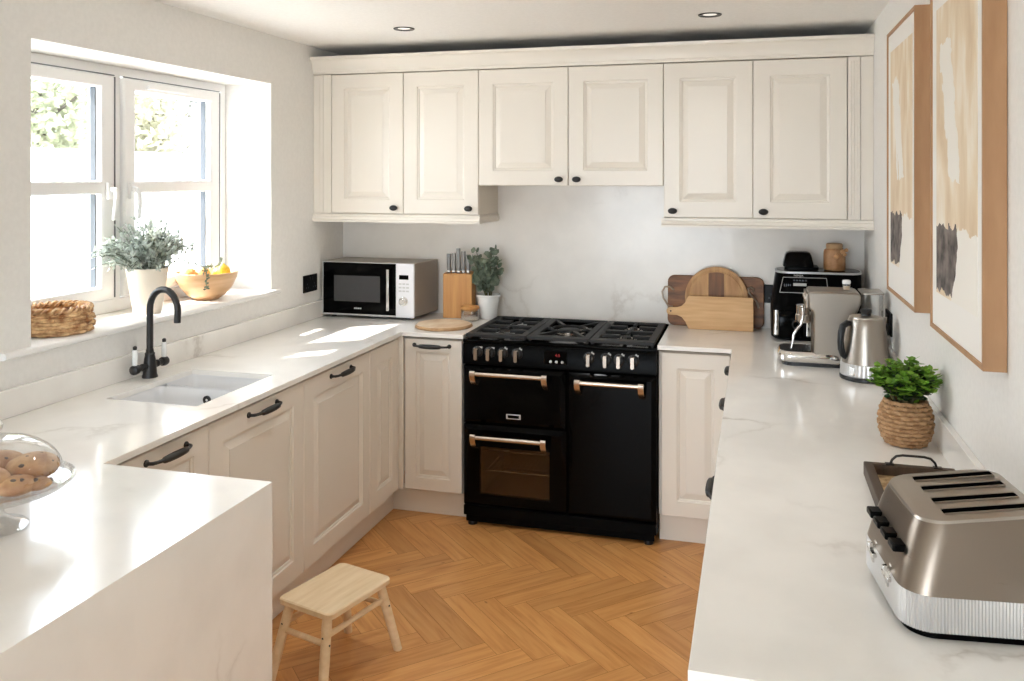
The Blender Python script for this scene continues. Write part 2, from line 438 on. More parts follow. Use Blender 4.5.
# outside: garden
struct(B().box(-14, -2.71, -8, 16, -.35, -.15).obj('ground', 'paving', smooth=False))
M['paving_dim'] = speckle(mat('dim_bounce_paving', (176, 172, 166), .85), (184, 180, 173), (164, 160, 153), 3, 4)  # unseen rear ground, darkened to cut the daylight it bounces indoors
struct(B().box(-14, 6, -10, YREAR-.31, -.35, -.15).obj('ground', 'paving_dim', smooth=False))
struct(B().box(-3.62, -2.71, .9, 2.03, -.15, 4.2).obj('sun_block_wall', 'render', smooth=False))  # unseen block added to keep sun off the left casement
struct(B().box(-4.4, .75, -4.7, YREAR-.305, 2.42, 2.50).obj('sun_block_slab', 'render', smooth=False))  # unseen slab added to keep direct sun out of the rear opening
b = B()
for k in range(90):
    y = 2.0+k*.2
    b.box(-8.02, -7.985, y, y+.194, -.15, 2.01)
fo = tag(b.obj('garden_fence', 'fence', smooth=False), 'pale close-boarded garden fence seen through the window panes', 'fence')
for k in range(9):
    b = B(); b.box(-7.985, -7.90, 3+k*1.8, 3.09+k*1.8, -.15, 2.0); b.obj('post', 'fence', fo, smooth=False)
def tree(x, y, h, r, key, label, seed, n=1500):
    rnd = random.Random(seed)
    t = thing('garden_tree', label, 'tree', (x, y, -.15), group=None)
    b = B(); b.tube([(0, 0, 0), (.05, .03, h*.3), (0, .08, h*.6), (.05, 0, h*.95)], [.11, .09, .06, .02], 8)
    tips = []
    for k in range(110 if key == 'twig' else 26):
        a = rnd.random()*2*PI; z = h*(.25+.6*rnd.random()); rr = r*(.5+.5*rnd.random())
        e = V((rr*math.cos(a), rr*math.sin(a), z+h*.16*rnd.random()))
        b.tube([(0, .05, z*.85), e*.5+V((0, 0, z*.45)), e], [.04, .022, .008], 5); tips.append(e)
    b.obj('trunk', 'twig', t, world=False)
    l = B()
    for k in range(n):
        e = rnd.choice(tips); f = rnd.random()**.6
        c = V((e.x*f, e.y*f, e.z*.45*(1-f)+e.z*f*1.0+.3*(1-f)))+V((rnd.gauss(0, .2), rnd.gauss(0, .2), rnd.gauss(0, .22)))
        d = V((rnd.gauss(0, 1), rnd.gauss(0, 1), rnd.gauss(0, .7))).normalized(); s = d.orthogonal().normalized()
        q = (.06+.05*rnd.random())*(1.25 if key == 'twig' else 1)
        l.f([l.v(c-d*q), l.v(c+s*q*.5), l.v(c+d*q), l.v(c-s*q*.5)])
    l.obj('foliage', key, t, world=False, smooth=False)
tree(-10.9, 11.0, 5.3, 1.5, 'treeleaf', 'pale green leafy tree behind the fence, in the left casement', 1, 6500)
tree(-10.9, 13.75, 5.3, 1.3, 'treeleaf2', 'olive leafy tree behind the fence, left side of the right casement', 2, 5200)
tree(-12.3, 16.4, 5.2, 1.2, 'treeleaf3', 'greyish tree behind the fence, right side of the right casement', 3, 8000)

# ------------------------------------------------------------------ cabinets
def door_mesh(b, x0, x1, z0, z1, t=.02, frame=.07):
    """raised-panel door, front at y=0 facing -y, in the builder's frame"""
    prof = [(0, t), (0, .003), (.003, 0), (frame, 0), (frame+.003, .005), (frame+.010, .006), (frame+.012, .0105), (frame+.040, .003), (frame+.0405, .001)]
    if frame <= 0: prof = [(0, t), (0, .003), (.003, 0)]
    rings = [[(x0+o, y, z0+o), (x1-o, y, z0+o), (x1-o, y, z1-o), (x0+o, y, z1-o)] for o, y in prof]
    b.loft(rings)
def bar_handle(parent, cx, cz, y=0., ln=.188, key='iron'):
    b = B(); h = ln/2; d = -.034
    for s in (-1, 1):
        b.M = Matrix.Translation((cx+s*h*.97, y, cz)) @ Matrix.Rotation(PI/2, 4, 'X')
        b.lathe([(.0105, 0), (.0105, .004), (.006, .007), (.005, .016)], n=14)
    b.M = Matrix()
    pts = []; rs = []
    for t, dy, r in ((-.97, -.013, .0052), (-.93, -.021, .0056), (-.80, -.027, .0052), (-.62, -.031, .0058), (-.58, -.032, .0078), (-.54, -.033, .0098), (-.3, d, .0112), (0, d, .0118),
                     (.3, d, .0112), (.54, -.033, .0098), (.58, -.032, .0078), (.62, -.031, .0058), (.80, -.027, .0052), (.93, -.021, .0056), (.97, -.013, .0052)):
        pts.append((cx+t*h, y+dy, cz)); rs.append(r)
    b.tube(pts, rs, 12)
    return part_label(b.obj('handle', key, parent, world=False), 'black iron bar handle with a thicker grip')
def knob(parent, cx, cz, y=0.):
    b = B(); b.M = Matrix.Translation((cx, y, cz)) @ Matrix.Rotation(PI/2, 4, 'X')
    b.lathe([(.009, 0), (.009, .003), (.005, .006), (.005, .014)], n=14)
    b.ball((0, 0, .021), .0225, 18, 10, (1.0, .66, .5))
    return part_label(b.obj('knob', 'iron', parent, world=False), 'black oval knob')
def cabinet(name, label, loc, rz, w, z0, z1, depth, doors, cat='cabinet', group=None, top='carcass', tt=.02, cz=None):
    """doors: list of (x0, x1, frame, handle kind, hx, hz) in the cabinet's own frame; front at y=0"""
    t = thing(name, label, cat, loc, rz, group)
    b = B(); b.box(.001, w-.001, tt+.002, depth, z0, cz or z1)
    b.obj('carcass', top, t, world=False, smooth=False)
    for x0, x1, fr, kind, hx, hz in doors:
        d = B(); door_mesh(d, x0+.0015, x1-.0015, z0+.0015, z1-.0015, tt, fr)
        do = d.obj('door', 'cream', t, world=False, ang=7)
        if kind == 'bar': bar_handle(do, hx, hz)
        elif kind == 'knob': knob(do, hx, hz)
    return t
DZ0, DZ1 = .130, .878
# left run: fronts at x=-1.700 facing +x  (local x = world y)
XF = -1.700
for y0, y1, hz, lab in ((1.945, 2.425, True, 'cream base cabinet nearest the peninsula, beside the sink, with black bar handle'),
                        (2.425, 3.035, True, 'cream base cabinet under the sink, with black bar handle and wide door'),
                        (3.035, 3.637, True, 'cream base cabinet beyond the sink, with black bar handle and wide door'),
                        (3.637, 3.966, False, 'narrow cream base cabinet without handle, left run next to the corner')):
    w = y1-y0
    cabinet('base_cabinet', lab, (XF, y0, 0), PI/2, w, DZ0, DZ1, .585, [(0, w, .075, 'bar' if hz else None, w/2+(.03 if y0 < 2 else .012), .848)], cz=.68 if 'under the sink' in lab else None)
# back run: fronts at y=3.985
cabinet('base_cabinet', 'cream base cabinet left of the black range cooker, with a bar handle', (-1.677, 3.985, 0), 0, .303, DZ0, DZ1, .58, [(0, .303, .062, 'bar', .1455, .847)])
cabinet('base_cabinet', 'cream base cabinet right of the black range cooker, plain door without handle', (-.428, 3.985, 0), 0, .32, DZ0, DZ1, .58, [(.012, .32, .07, None, 0, 0)])
b = B(); b.box(-1.7, -1.679, 3.968, 3.992, DZ0, DZ1+.01); b.box(-1.722, -1.7, 3.968, 3.992, DZ0, DZ1+.01)
tag(b.obj('corner_post', 'cream', bev=.002), 'slim cream corner post between the left and back base cabinets', 'corner post')
b = B(); b.box(-.1065, -.0865, 3.966, 3.996, DZ0, DZ1+.01)
tag(b.obj('corner_post', 'cream', bev=.002), 'slim cream corner post between the back cabinet and the right run of cabinets', 'corner post')
# right run: fronts at x=-.085 facing -x (local x = world -y)
for y1, y0, hx, lab in ((3.962, 3.60, .105, 'cream base cabinet of the right run, in the far corner, bar handle end showing'),
                        (3.60, 2.98, .31, 'cream base cabinet of the right run under the coffee machine, middle handle showing'),
                        (2.70, 2.10, .30, 'cream base cabinet of the right run below the tray, nearest handle showing')):
    w = y1-y0
    cabinet('base_cabinet', lab, (-.085, y1, 0), -PI/2, w, DZ0, DZ1, .585, [(0, w, .075, 'bar', hx, .838)])
cabinet('base_cabinet', 'plain cream base cabinet of the right run below the basket plant', (-.085, 2.98, 0), -PI/2, .28, DZ0, DZ1, .585, [(0, .28, .06, None, 0, 0)])
cabinet('base_cabinet', 'plain cream base cabinet of the right run below the toaster', (-.085, 2.10, 0), -PI/2, .70, DZ0, DZ1, .585, [(0, .70, .075, None, 0, 0)])
b = B(); b.box(-2.28, -1.20, 1.02, 1.925, .0, .888)
tag(b.obj('peninsula_base', 'carcass', bev=.002), 'cream cabinet body of the peninsula, behind the quartz end panel', 'cabinet')
# plinths
for nm, bx, lab in (('plinth', (-2.2, -1.76, 1.93, 4.059), 'cream kickboard along the floor under the left run of cabinets'),):
    b = B(); b.box(-1.778, -1.760, 1.93, 4.041, 0, DZ0-.001); tag(b.obj(nm, 'cream', bev=.0015), lab, 'kickboard')
b = B(); b.box(-1.778, -1.366, 4.041, 4.059, 0, DZ0-.001); tag(b.obj('plinth', 'cream', bev=.0015), 'short cream kickboard on the floor left of the range cooker', 'kickboard')
b = B(); b.box(-.428, -.026, 4.041, 4.059, 0, DZ0-.001); tag(b.obj('plinth', 'cream', bev=.0015), 'short cream kickboard on the floor right of the range cooker', 'kickboard')
b = B(); b.box(-.026, -.008, 1.42, 4.041, 0, DZ0-.001); tag(b.obj('plinth', 'cream', bev=.0015), 'cream kickboard along the floor under the right run of cabinets', 'kickboard')
# wall cabinets (front at y=4.2184)
YU = 4.2184; D = [-2.1977, -1.7815, -1.3668, -.8972, -.428, -.0114, .4045]
ZB, ZM, ZT = 1.4802, 1.631, 2.2257
def upper(i, zb, lab, k0, k1):
    x0, x1, x2 = D[i], D[i+1], D[i+2]
    kz = zb+.033
    c = cabinet('wall_cabinet', lab, (x0, YU, 0), 0, x2-x0, zb, ZT, YB-YU-.002,
                   [(0, x1-x0, .075, 'knob', k0, kz), (x1-x0, x2-x0, .075, 'knob', k1, kz)], top='carcass')
    b = B(); b.box(.001, x2-x0-.001, .064, YB-YU-.002, ZT+.0005, ZT+.006); part_label(b.obj('gap_shade_board', 'gap_shade', c, world=False, smooth=False), 'dark board added for the shade above the cabinet')  # dark board added so the gap behind the cornice reads as shaded
    return c
w1, w2, w3 = D[1]-D[0], D[3]-D[2], D[5]-D[4]
upper(0, ZB, 'cream double wall cabinet above the microwave, left of the three', w1-.048, 2*w1-.050)
upper(2, ZM, 'shorter cream double wall cabinet above the range cooker', w2-.045, w2+.045)
upper(4, ZB, 'cream double wall cabinet above the chopping boards and air fryer', .045, w3+.047)
# side fillers
b = B(); b.box(XL+.001, D[0]-.051, YU+.004, YU+.03, ZB, ZT); b.box(D[0]-.049, D[0]-.002, YU+.002, YU+.03, ZB, ZT); b.box(D[0]-.075, D[0]-.07, YU+.001, YU+.01, ZB, ZT)
tag(b.obj('filler_panel', 'cream', bev=.0015), 'narrow cream filler strip between left wall and wall cabinet', 'filler panel')
b = B(); b.box(D[6]+.002, D[6]+.054, YU+.001, YU+.03, ZB, ZT); b.box(D[6]+.056, XR-.001, YU+.005, YU+.03, ZB, ZT)
for k in range(3): b.box(D[6]+.012+k*.012, D[6]+.018+k*.012, YU-.001, YU+.01, ZB+.02, ZT-.02)
tag(b.obj('filler_panel', 'cream', bev=.0015), 'narrow cream grooved filler strip between wall cabinet and right wall', 'filler panel')
# cornice
pr = [(YU+.06, 2.2285), (YU-.004, 2.2285), (YU-.004, 2.243), (YU-.008, 2.247), (YU-.010, 2.262), (YU-.016, 2.285), (YU-.026, 2.302), (YU-.034, 2.307), (YU-.036, 2.321), (YU+.06, 2.321)]
b = B(); b.loft([[(x, y, z) for y, z in pr] for x in (XL+.001, XR-.001)])
tag(b.obj('cornice', 'cream', ang=25), 'long moulded cream cornice along the tops of the wall cabinets', 'cornice')
# light pelmets
def pelmet(x0, x1, ret, lab):
    pr = [(0, 1.4785), (-.003, 1.4785), (-.003, 1.466), (-.008, 1.462), (-.010, 1.450), (-.006, 1.444), (-.006, 1.435), (.018, 1.435), (.018, 1.4785)]
    b = B(); b.loft([[(x, YU-.002+y, z) for y, z in pr] for x in (x0, x1)])
    xr = x1 if ret > 0 else x0
    b.loft([[(xr-ret*(y+.010), yy, z) for y, z in pr] for yy in ((YU+.012, YB-.005))])
    return tag(b.obj('light_pelmet', 'cream', ang=25), lab, 'pelmet')
pelmet(XL+.001, D[2]+.010, 1, 'cream pelmet strip under the wall cabinet above the microwave')
pelmet(D[4]-.010, XR-.001, -1, 'cream pelmet strip under the wall cabinet above the air fryer')

# ------------------------------------------------------------------ worktops, splashback, upstands
SK = (-2.165, -1.800, 2.500, 2.978)
XP, YP0, YP1 = -1.1726, 1.0, 1.9345
def in_wt(x, y):
    if SK[0] < x < SK[1] and SK[2] < y < SK[3]: return False
    if x < -1.685: return True
    if y < YP1: return True
    return y > 3.970 and x < -1.364
def edge_bevel(o, ok, w=.0018):
    me = o.data; at = me.attributes.new('bevel_weight_edge', 'FLOAT', 'EDGE')
    for e in me.edges:
        a, c = (me.vertices[k].co for k in e.vertices)
        if abs(a.z-WT) < 1e-5 and abs(c.z-WT) < 1e-5 and ok(a, c): at.data[e.index].value = 1
    b = o.modifiers.new('bevel', 'BEVEL'); b.width = w; b.segments = 2; b.limit_method = 'WEIGHT'
b = B(); b.cells([XL+.001, SK[0], SK[1], -1.685, -1.364, XP], [YP0, YP1, SK[2], SK[3], 3.970, YB-.001], in_wt, WT-.02, WT)
for v in b.bm.verts:
    if abs(v.co.x-XP) < 1e-6 and v.co.z < WT-.01: v.co.x -= .0199
wt = b.obj('worktop', 'quartz', smooth=False)
edge_bevel(wt, lambda a, c: (abs(a.x+1.685) < 1e-5 and abs(c.x+1.685) < 1e-5 and min(a.y, c.y) > 1.9) or (abs(a.y-3.97) < 1e-5 and abs(c.y-3.97) < 1e-5 and min(a.x, c.x) > -1.69))
tag(wt, 'white veined quartz worktop of sink run and peninsula with waterfall end', 'worktop')
b = B(); b.loft([[(XP-.02, y, .001), (XP, y, .001), (XP, y, WT), (XP-.02, y, WT-.02)] for y in (YP0, YP1)]); b.obj('end_panel', 'quartz', wt, smooth=False)
b = B(); b.cells([-.430, -.1018, XR-.001], [1.3736, 3.9703, YB-.001], lambda x, y: x > -.1018 or y > 3.97, WT-.02, WT)
for v in b.bm.verts:
    if abs(v.co.y-1.3736) < 1e-6 and v.co.z < WT-.01: v.co.y += .0199
wr = b.obj('worktop', 'quartz', smooth=False)
edge_bevel(wr, lambda a, c: (abs(a.x+.1018) < 1e-5 and abs(c.x+.1018) < 1e-5) or (abs(a.y-3.9703) < 1e-5 and abs(c.y-3.9703) < 1e-5))
tag(wr, 'white veined quartz worktop along the right wall under toaster and kettle', 'worktop')
b = B(); b.loft([[(x, 1.3736, .001), (x, 1.3736, WT), (x, 1.3936, WT-.02), (x, 1.3936, .001)] for x in (-.1018, XR-.002)]); b.obj('end_panel', 'quartz', wr, smooth=False)
b = B()
b.M = Matrix(((1, 0, 0, 0), (0, 0, 1, 0), (0, 1, 0, 0), (0, 0, 0, 1)))
b.cells([XL+.001, D[2]-.002, D[4]+.002, XR-.001], [WT-.1, ZB+.06, ZM+.03], lambda x, z: z < ZB+.06 or D[2] < x < D[4], YB, YB+.0115)
tag(b.obj('splashback', 'splash', smooth=False), 'pale veined quartz splashback on the back wall behind the range', 'splashback')
b = B(); b.box(XL+.001, XL+.02, YP0, YB-.001, WT+.0005, 1.0); tag(b.obj('upstand', 'quartz', smooth=False, bev=.001, seg=1), 'low quartz upstand along the left wall below the window sill', 'upstand')
b = B(); b.box(XR-.02, XR-.001, 1.3736, YB-.001, WT+.0005, 1.0); tag(b.obj('upstand', 'quartz', smooth=False, bev=.001, seg=1), 'low quartz upstand along the right wall behind the kettle', 'upstand')

# ------------------------------------------------------------------ sink
def sink():
    t = thing('sink', 'white ceramic one-and-a-half bowl sink set under the worktop', 'sink', ((SK[0]+SK[1])/2, (SK[2]+SK[3])/2, WT-.02))
    x0, x1, y0, y1 = SK
    b = B()
    zt = WT-.0205; ym0, ym1 = 2.775, 2.803
    def bowl(X0, X1, Y0, Y1, dep):
        R = []
        for o, z in ((-.001, zt), (.004, zt-.02), (.010, zt-dep+.03), (.02, zt-dep+.008), (.04, zt-dep)):
            R.append([(x, y, z) for x, y in rrect(X0+o, X1-o, Y0+o, Y1-o, .03)])
        b.loft(R, cap0=False)
    bowl(x0-.004, x1+.004, y0-.004, ym0, .19); bowl(x0-.004, x1+.004, ym1, y1+.004, .13)
    # flat rim and divider top
    xs = [x0-.03, x0+.026, x1-.026, x1+.03]
    b.box(x0-.004, x1+.004, ym0-.001, ym1+.001, zt-.022, zt-.012)
    for bx in ((x0-.03, x0-.004, y0-.03, y1+.03), (x1+.004, x1+.03, y0-.03, y1+.03), (x0-.004, x1+.004, y0-.03, y0-.004), (x0-.004, x1+.004, y1+.004, y1+.03)):
        b.box(*bx, zt-.012, zt)
    b.obj('basin', 'sinkw', t, ang=50)
    d = B(); cx, cy = -1.93, 2.66
    d.lathe([(.040, 0), (.040, .003), (.032, .004), (.028, .001), (.012, .001), (.010, .006)], (cx, cy, zt-.19), 28)
    part_label(d.obj('drain', 'chrome', t), 'chrome round drain')
    d = B(); d.M = Matrix.Translation((-1.95, ym0-.008, zt-.036)) @ Matrix.Rotation(PI/2, 4, 'X')
    d.lathe([(.016, -.004), (.016, .001), (.013, .002), (.010, .001), (.010, -.001), (.004, -.001)], n=24)
    ov = part_label(d.obj('overflow', 'gunmetal', t), 'dark round overflow')
    d = B(); d.M = Matrix.Translation((-1.95, ym0-.008, zt-.036)) @ Matrix.Rotation(PI/2, 4, 'X'); d.lathe([(.005, -.002), (.005, .001), (.003, .002)], n=16); d.obj('overflow_stud', 'chrome', ov)
sink()

# ------------------------------------------------------------------ tap
def tap():
    t = thing('mixer_tap', 'dark gunmetal swan-neck mixer tap with white levers beside the sink', 'tap', (-2.235, 2.815, WT))
    b = B()
    b.lathe([(.029, 0), (.029, .006), (.026, .012), (.024, .04), (.021, .07), (.018, .085), (.019, .092), (.015, .096), (.0135, .11)], n=28)
    b.obj('base', 'gunmetal', t, world=False, ang=40)
    s = B(); P = [(0, 0, .10), (0, 0, .26)]
    R = .069
    dx, dy = math.cos(-.12), math.sin(-.12)
    for k in range(1, 15):
        a = PI-PI*k/14*1.06
        P.append(((R+R*math.cos(a))*dx, (R+R*math.cos(a))*dy, .26+R*1.15*math.sin(a)))
    e = P[-1]; P.append((e[0]-.001, e[1], e[2]-.028))
    s.tube(P, [.0125]*(len(P)-1)+[.0125], 16); s.obj('spout', 'gunmetal', t, world=False)
    for sg in (-1, 1):
        c = B(); c.M = Matrix.Rotation(-sg*PI/2, 4, 'X') @ Matrix()
        c.M = Matrix.Translation((0, 0, .045)) @ Matrix.Rotation(-sg*PI/2, 4, 'X')
        c.lathe([(.011, .018), (.011, .035), (.014, .038), (.014, .046), (.011, .05), (.012, .066), (.017, .070), (.019, .082), (.017, .094), (.008, .099)], n=20)
        arm = part_label(c.obj('valve', 'gunmetal', t, world=False, ang=40), 'side valve of the tap')
        h = B(); h.lathe([(.009, 0), (.010, .012), (.0095, .055), (.008, .058)], (0, sg*.083, .062), 18)
        lv = part_label(h.obj('lever', 'white', arm, world=False), 'white ceramic lever sleeve')
        h = B(); h.lathe([(.006, .0), (.0075, .004), (.0075, .012), (.004, .015)], (0, sg*.083, .119), 16)
        h.obj('finial', 'iron', arm, world=False)
tap()

# ------------------------------------------------------------------ range cooker
def range_cooker():
    M_e = M['enamel']
    x0, x1 = -1.3585, -.4315; YD = 3.950
    t = thing('range_cooker', 'black dual-fuel range cooker with three doors between the cream base cabinets', 'range cooker', ((x0+x1)/2, YD, 0))
    b = B()
    b.box(x0+.001, x1-.001, YD+.036, YD+.05, .045, .885)      # front frame behind the doors
    b.box(x0, x0+.012, YD+.03, 4.52, .045, .885); b.box(x1-.012, x1, YD+.03, 4.52, .045, .885)
    b.box(x0+.012, x1-.012, 4.50, 4.52, .045, .885); b.box(x0+.012, x1-.012, YD+.05, 4.5, .045, .06)
    bo = None
    bm = b
    # leave the lower oven mouth open
    body = B()
    body.M = Matrix(((1, 0, 0, 0), (0, 0, 1, 0), (0, 1, 0, 0), (0, 0, 0, 1)))
    body.cells([x0+.001, x0+.075, -.920, x1-.001], [.045, .135, .40, .885], lambda x, z: not (x0+.075 < x < -.92 and .135 < z < .40), YD+.036, YD+.05)
    body.M = Matrix()
    body.box(x0, x0+.012, YD+.05, 4.52, .045, .885); body.box(x1-.012, x1, YD+.05, 4.52, .045, .885)
    body.box(x0+.012, x1-.012, 4.50, 4.52, .045, .885); body.box(x0+.012, x1-.012, YD+.05, 4.5, .045, .06)
    b.bm.free()
    body.obj('body', 'enamel', t, bev=.002)
    cv = B(); cv.M = Matrix()
    a0, a1, c0, c1, e0, e1 = x0+.074, -.919, YD+.05, 4.40, .134, .401
    vs = [cv.v(p) for p in ((a0, c0, e0), (a1, c0, e0), (a1, c0, e1), (a0, c0, e1), (a0, c1, e0), (a1, c1, e0), (a1, c1, e1), (a0, c1, e1))]
    for q in ((4, 5, 6, 7), (0, 4, 7, 3), (1, 2, 6, 5), (0, 1, 5, 4), (3, 7, 6, 2)): cv.f([vs[i] for i in q])
    cvo = part_label(cv.obj('oven_cavity', 'cavity', t, smooth=False), 'brownish oven interior behind the glass')
    for z in (.345, .245):
        r = B(); r.tube([(a0, c0+.03, z), (a1, c0+.03, z)], .003, 8)
        for k in range(14): r.tube([(a0+.02+k*.0228, c0+.03, z), (a0+.02+k*.0228, c1-.02, z)], .0015, 6)
        r.tube([(a0, c1-.02, z), (a1, c1-.02, z)], .003, 8)
        part_label(r.obj('oven_shelf', 'chrome', t), 'wire oven shelf')
    for x in (x0+.04, x1-.04):
        for y in (YD+.03, 4.46):
            f = B(); f.lathe([(.022, 0), (.022, .012), (.016, .018), (.016, .046)], (x, y, 0), 18); f.obj('foot', 'blackplastic', t)
    k = B(); k.box(x0+.002, x1-.002, YD+.004, YD+.035, .048, .096); k.box(x0+.012, x1-.012, YD+.012, YD+.030, .016, .048); k.obj('kick_panel', 'satinblack', t, bev=.003)
    # doors
    def rdoor(nm, X0, X1, Z0, Z1, glass=None):
        d = B()
        if glass:
            gx0, gx1, gz0, gz1 = glass
            rings = [[(X0+o, YD+y, Z0+o), (X1-o, YD+y, Z0+o), (X1-o, YD+y, Z1-o), (X0+o, YD+y, Z1-o)] for o, y in ((0, .035), (0, .012), (.004, .009), (.022, 0))]
            rings.append([(gx0, YD, gz0), (gx1, YD, gz0), (gx1, YD, gz1), (gx0, YD, gz1)])
            rings.append([(gx0, YD+.005, gz0), (gx1, YD+.005, gz0), (gx1, YD+.005, gz1), (gx0, YD+.005, gz1)])
            rings.append([(gx0, YD+.035, gz0), (gx1, YD+.035, gz0), (gx1, YD+.035, gz1), (gx0, YD+.035, gz1)])
            rings.append(rings[0])
            d.loft(rings, False, False)
            bmesh.ops.remove_doubles(d.bm, verts=d.bm.verts, dist=1e-6)
        else:
            d.loft([[(X0+o, YD+y, Z0+o), (X1-o, YD+y, Z0+o), (X1-o, YD+y, Z1-o), (X0+o, YD+y, Z1-o)] for o, y in ((0, .035), (0, .012), (.004, .009), (.022, 0), (.03, 0))])
        return d.obj(nm, 'enamel', t, ang=25)
    def bar(do, X0, X1, Z):
        h = B(); h.tube([(X0, YD-.050, Z), (X1, YD-.050, Z)], .0105, 14)
        ho = part_label(h.obj('handle', 'satin', do), 'satin metal bar handle')
        for x in (X0+.009, X1-.009):
            e = B()
            e.loft([[(x-.013, y-.004, z+.003), (x+.013, y-.004, z+.003), (x+.013, y+.004, z-.003), (x-.013, y+.004, z-.003)] for y, z in ((YD-.052, Z+.013), (YD-.060, Z+.006), (YD-.0605, Z-.008), (YD-.054, Z-.026), (YD-.036, Z-.048), (YD-.003, Z-.064))])
            e.obj('bracket', 'satin', ho, bev=.002)
    d1 = rdoor('grill_door', x0+.002, -.8565, .492, .768); bar(d1, -1.302, -.934, .741)
    d2 = rdoor('oven_door', x0+.002, -.852, .100, .486, (-1.276, -.930, .152, .385)); bar(d2, -1.300, -.939, .440)
    g = B(); g.box(-1.276, -.930, YD+.008, YD+.012, .152, .385); part_label(g.obj('door_glass', 'ovenglass', d2, smooth=False), 'smoked oven window')
    d3 = rdoor('tall_oven_door', -.843, x1-.002, .100, .768); bar(d3, -.797, -.487, .731)
    bd = B(); bd.box(-1.141, -1.069, YD-.004, YD, .527, .5505)
    bo = part_label(bd.obj('badge', 'silver', d1, bev=.003), 'silver name badge')
    bd = B(); bd.box(-1.133, -1.077, YD-.0048, YD-.004, .5315, .546); bo2 = bd.obj('plaque', 'enamel', bo, smooth=False)
    # control panel
    p = B(); p.loft([[(x, YD+.0, .776), (x, YD-.004, .781), (x, YD-.002, .868), (x, YD+.004, .878), (x, YD+.06, .878), (x, YD+.06, .776)] for x in (x0+.001, x1-.001)])
    cp = p.obj('control_panel', 'satinblack', t, bev=.002)
    for n_, (X, Z) in enumerate(((-1.283, .838), (-1.222, .838), (-1.158, .838), (-1.086, .838), (-.741, .838), (-.663, .838), (-.601, .838), (-.537, .838))):
        s = B(); s.M = Matrix.Translation((X, YD-.003, Z)) @ Matrix.Rotation(PI/2, 4, 'X')
        s.lathe([(.027, 0), (.027, .003), (.021, .007), (.018, .012)], n=24)
        so = part_label(s.obj('knob_skirt', 'blackplastic', cp), 'round black dial skirt')
        kb = B(); kb.M = Matrix.Translation((X, YD-.015, Z-.006)) @ Matrix.Rotation(PI/2, 4, 'X')
        kb.loft([[(x, y, z) for x, y in rrect(-.011+o, .011-o, -.030+o, .030-o, .008-o*.5, 5)] for z, o in ((0, .001), (.020, 0), (.026, .003))])
        part_label(kb.obj('control_knob', 'knobmetal', so, ang=30), 'chrome bar-shaped control knob')
        ic = B()
        X2, Z2 = X+.014, .872-.004
        ic.box(X2-.010, X2+.010, YD-.0056, YD-.003, Z2-.012, Z2-.004)
        ic.box(X2-.004, X2+.004, YD-.0056, YD-.003, Z2-.022, Z2-.0135)
        if n_ > 1: ic.box(X2-.003, X2+.003, YD-.0056, YD-.003, Z2-.0035, Z2+.001)
        ic.obj('dial_mark', 'icon', cp, smooth=False)
    ds = B(); ds.box(-.955, -.845, YD-.0055, YD-.003, .800, .862); do = part_label(ds.obj('clock_display', 'enamel', cp, bev=.001), 'dark clock display')
    text_mesh('4:5', .020, 'digits', 'led', do, Matrix.Translation((-.890, YD-.0058, .842)) @ Matrix.Rotation(PI/2, 4, 'X'), .0004)
    for k in range(3):
        q = B(); q.M = Matrix.Translation((-.923+k*.028, YD-.005, .812)) @ Matrix.Rotation(PI/2, 4, 'X'); q.lathe([(.0065, 0), (.0065, .004), (.004, .006)], n=16)
        q.obj('button', 'icon', cp)
    # hob
    h = B(); h.box(x0-.002, x1+.0005, YD+.002, 4.525, .879, .897); h.box(x0-.002, x1+.0005, 4.51, 4.53, .897, .916)
    hb = h.obj('hob', 'enamel', t, bev=.005)
    W = x1-x0
    sec = [(x0+.012, x0+W*.335), (x0+W*.340, x0+W*.660), (x0+W*.665, x1-.012)]
    gy0, gy1 = YD+.022, 4.505
    zt = .9215; zb = .907
    for i, (a, c) in enumerate(sec):
        g = B(); bw = .017
        mid = (a+c)/2; ym = (gy0+gy1)/2
        g.box(a, c, gy0-.012, gy0+.045, zb, zt); g.box(a, c, gy1-bw, gy1, zb, zt); g.box(a, a+.034, gy0+.045, gy1-bw, zb, zt); g.box(c-.034, c, gy0+.045, gy1-bw, zb, zt)
        for (fx, fy) in ((a+.004, gy0+.004), (c-.018, gy0+.004), (a+.004, gy1-.018), (c-.018, gy1-.018)): g.box(fx, fx+.014, fy, fy+.014, .897, zb)
        if i != 1:
            g.box(a+.022, c-.022, ym-.018, ym+.018, zb, zt)
            for yb in ((gy0+.03+ym)/2, (ym+gy1)/2):
                g.box(a+.02, mid-.030, yb-.016, yb+.016, zb, zt); g.box(mid+.030, c-.02, yb-.016, yb+.016, zb, zt)
                g.box(mid-.007, mid+.007, yb+.035, yb+.11, zb, zt) if yb < ym else g.box(mid-.007, mid+.007, yb-.11, yb-.035, zb, zt)
                g.box(mid-.007, mid+.007, yb-.11, yb-.035, zb, zt) if yb < ym else g.box(mid-.007, mid+.007, yb+.035, yb+.10, zb, zt)
        else:
            for ax, ay in ((a+.02, gy0+.03), (c-.02, gy0+.03), (a+.02, gy1-.015), (c-.02, gy1-.015)):
                d = V((mid-ax, ym-ay, 0)); L = d.length; d.normalize(); e = V((ax, ay, 0))+d*(L-.085); n2 = V((-d.y, d.x, 0))*.009
                q = [V((ax, ay, 0))-n2, V((ax, ay, 0))+n2, e+n2, e-n2]
                g.prism([(v.x, v.y) for v in q], zb, zt)
            g.tube([(mid+.088*math.cos(2*PI*k/28), ym+.088*math.sin(2*PI*k/28), zt-.005) for k in range(28)], .006, 8, closed=True)
            for ang_ in (0, PI): 
                g.box(min(mid+math.cos(ang_)*.09, a+.02 if ang_ else c-.02), max(mid+math.cos(ang_)*.09, a+.02 if ang_ else c-.02), ym-.008, ym+.008, zb, zt)
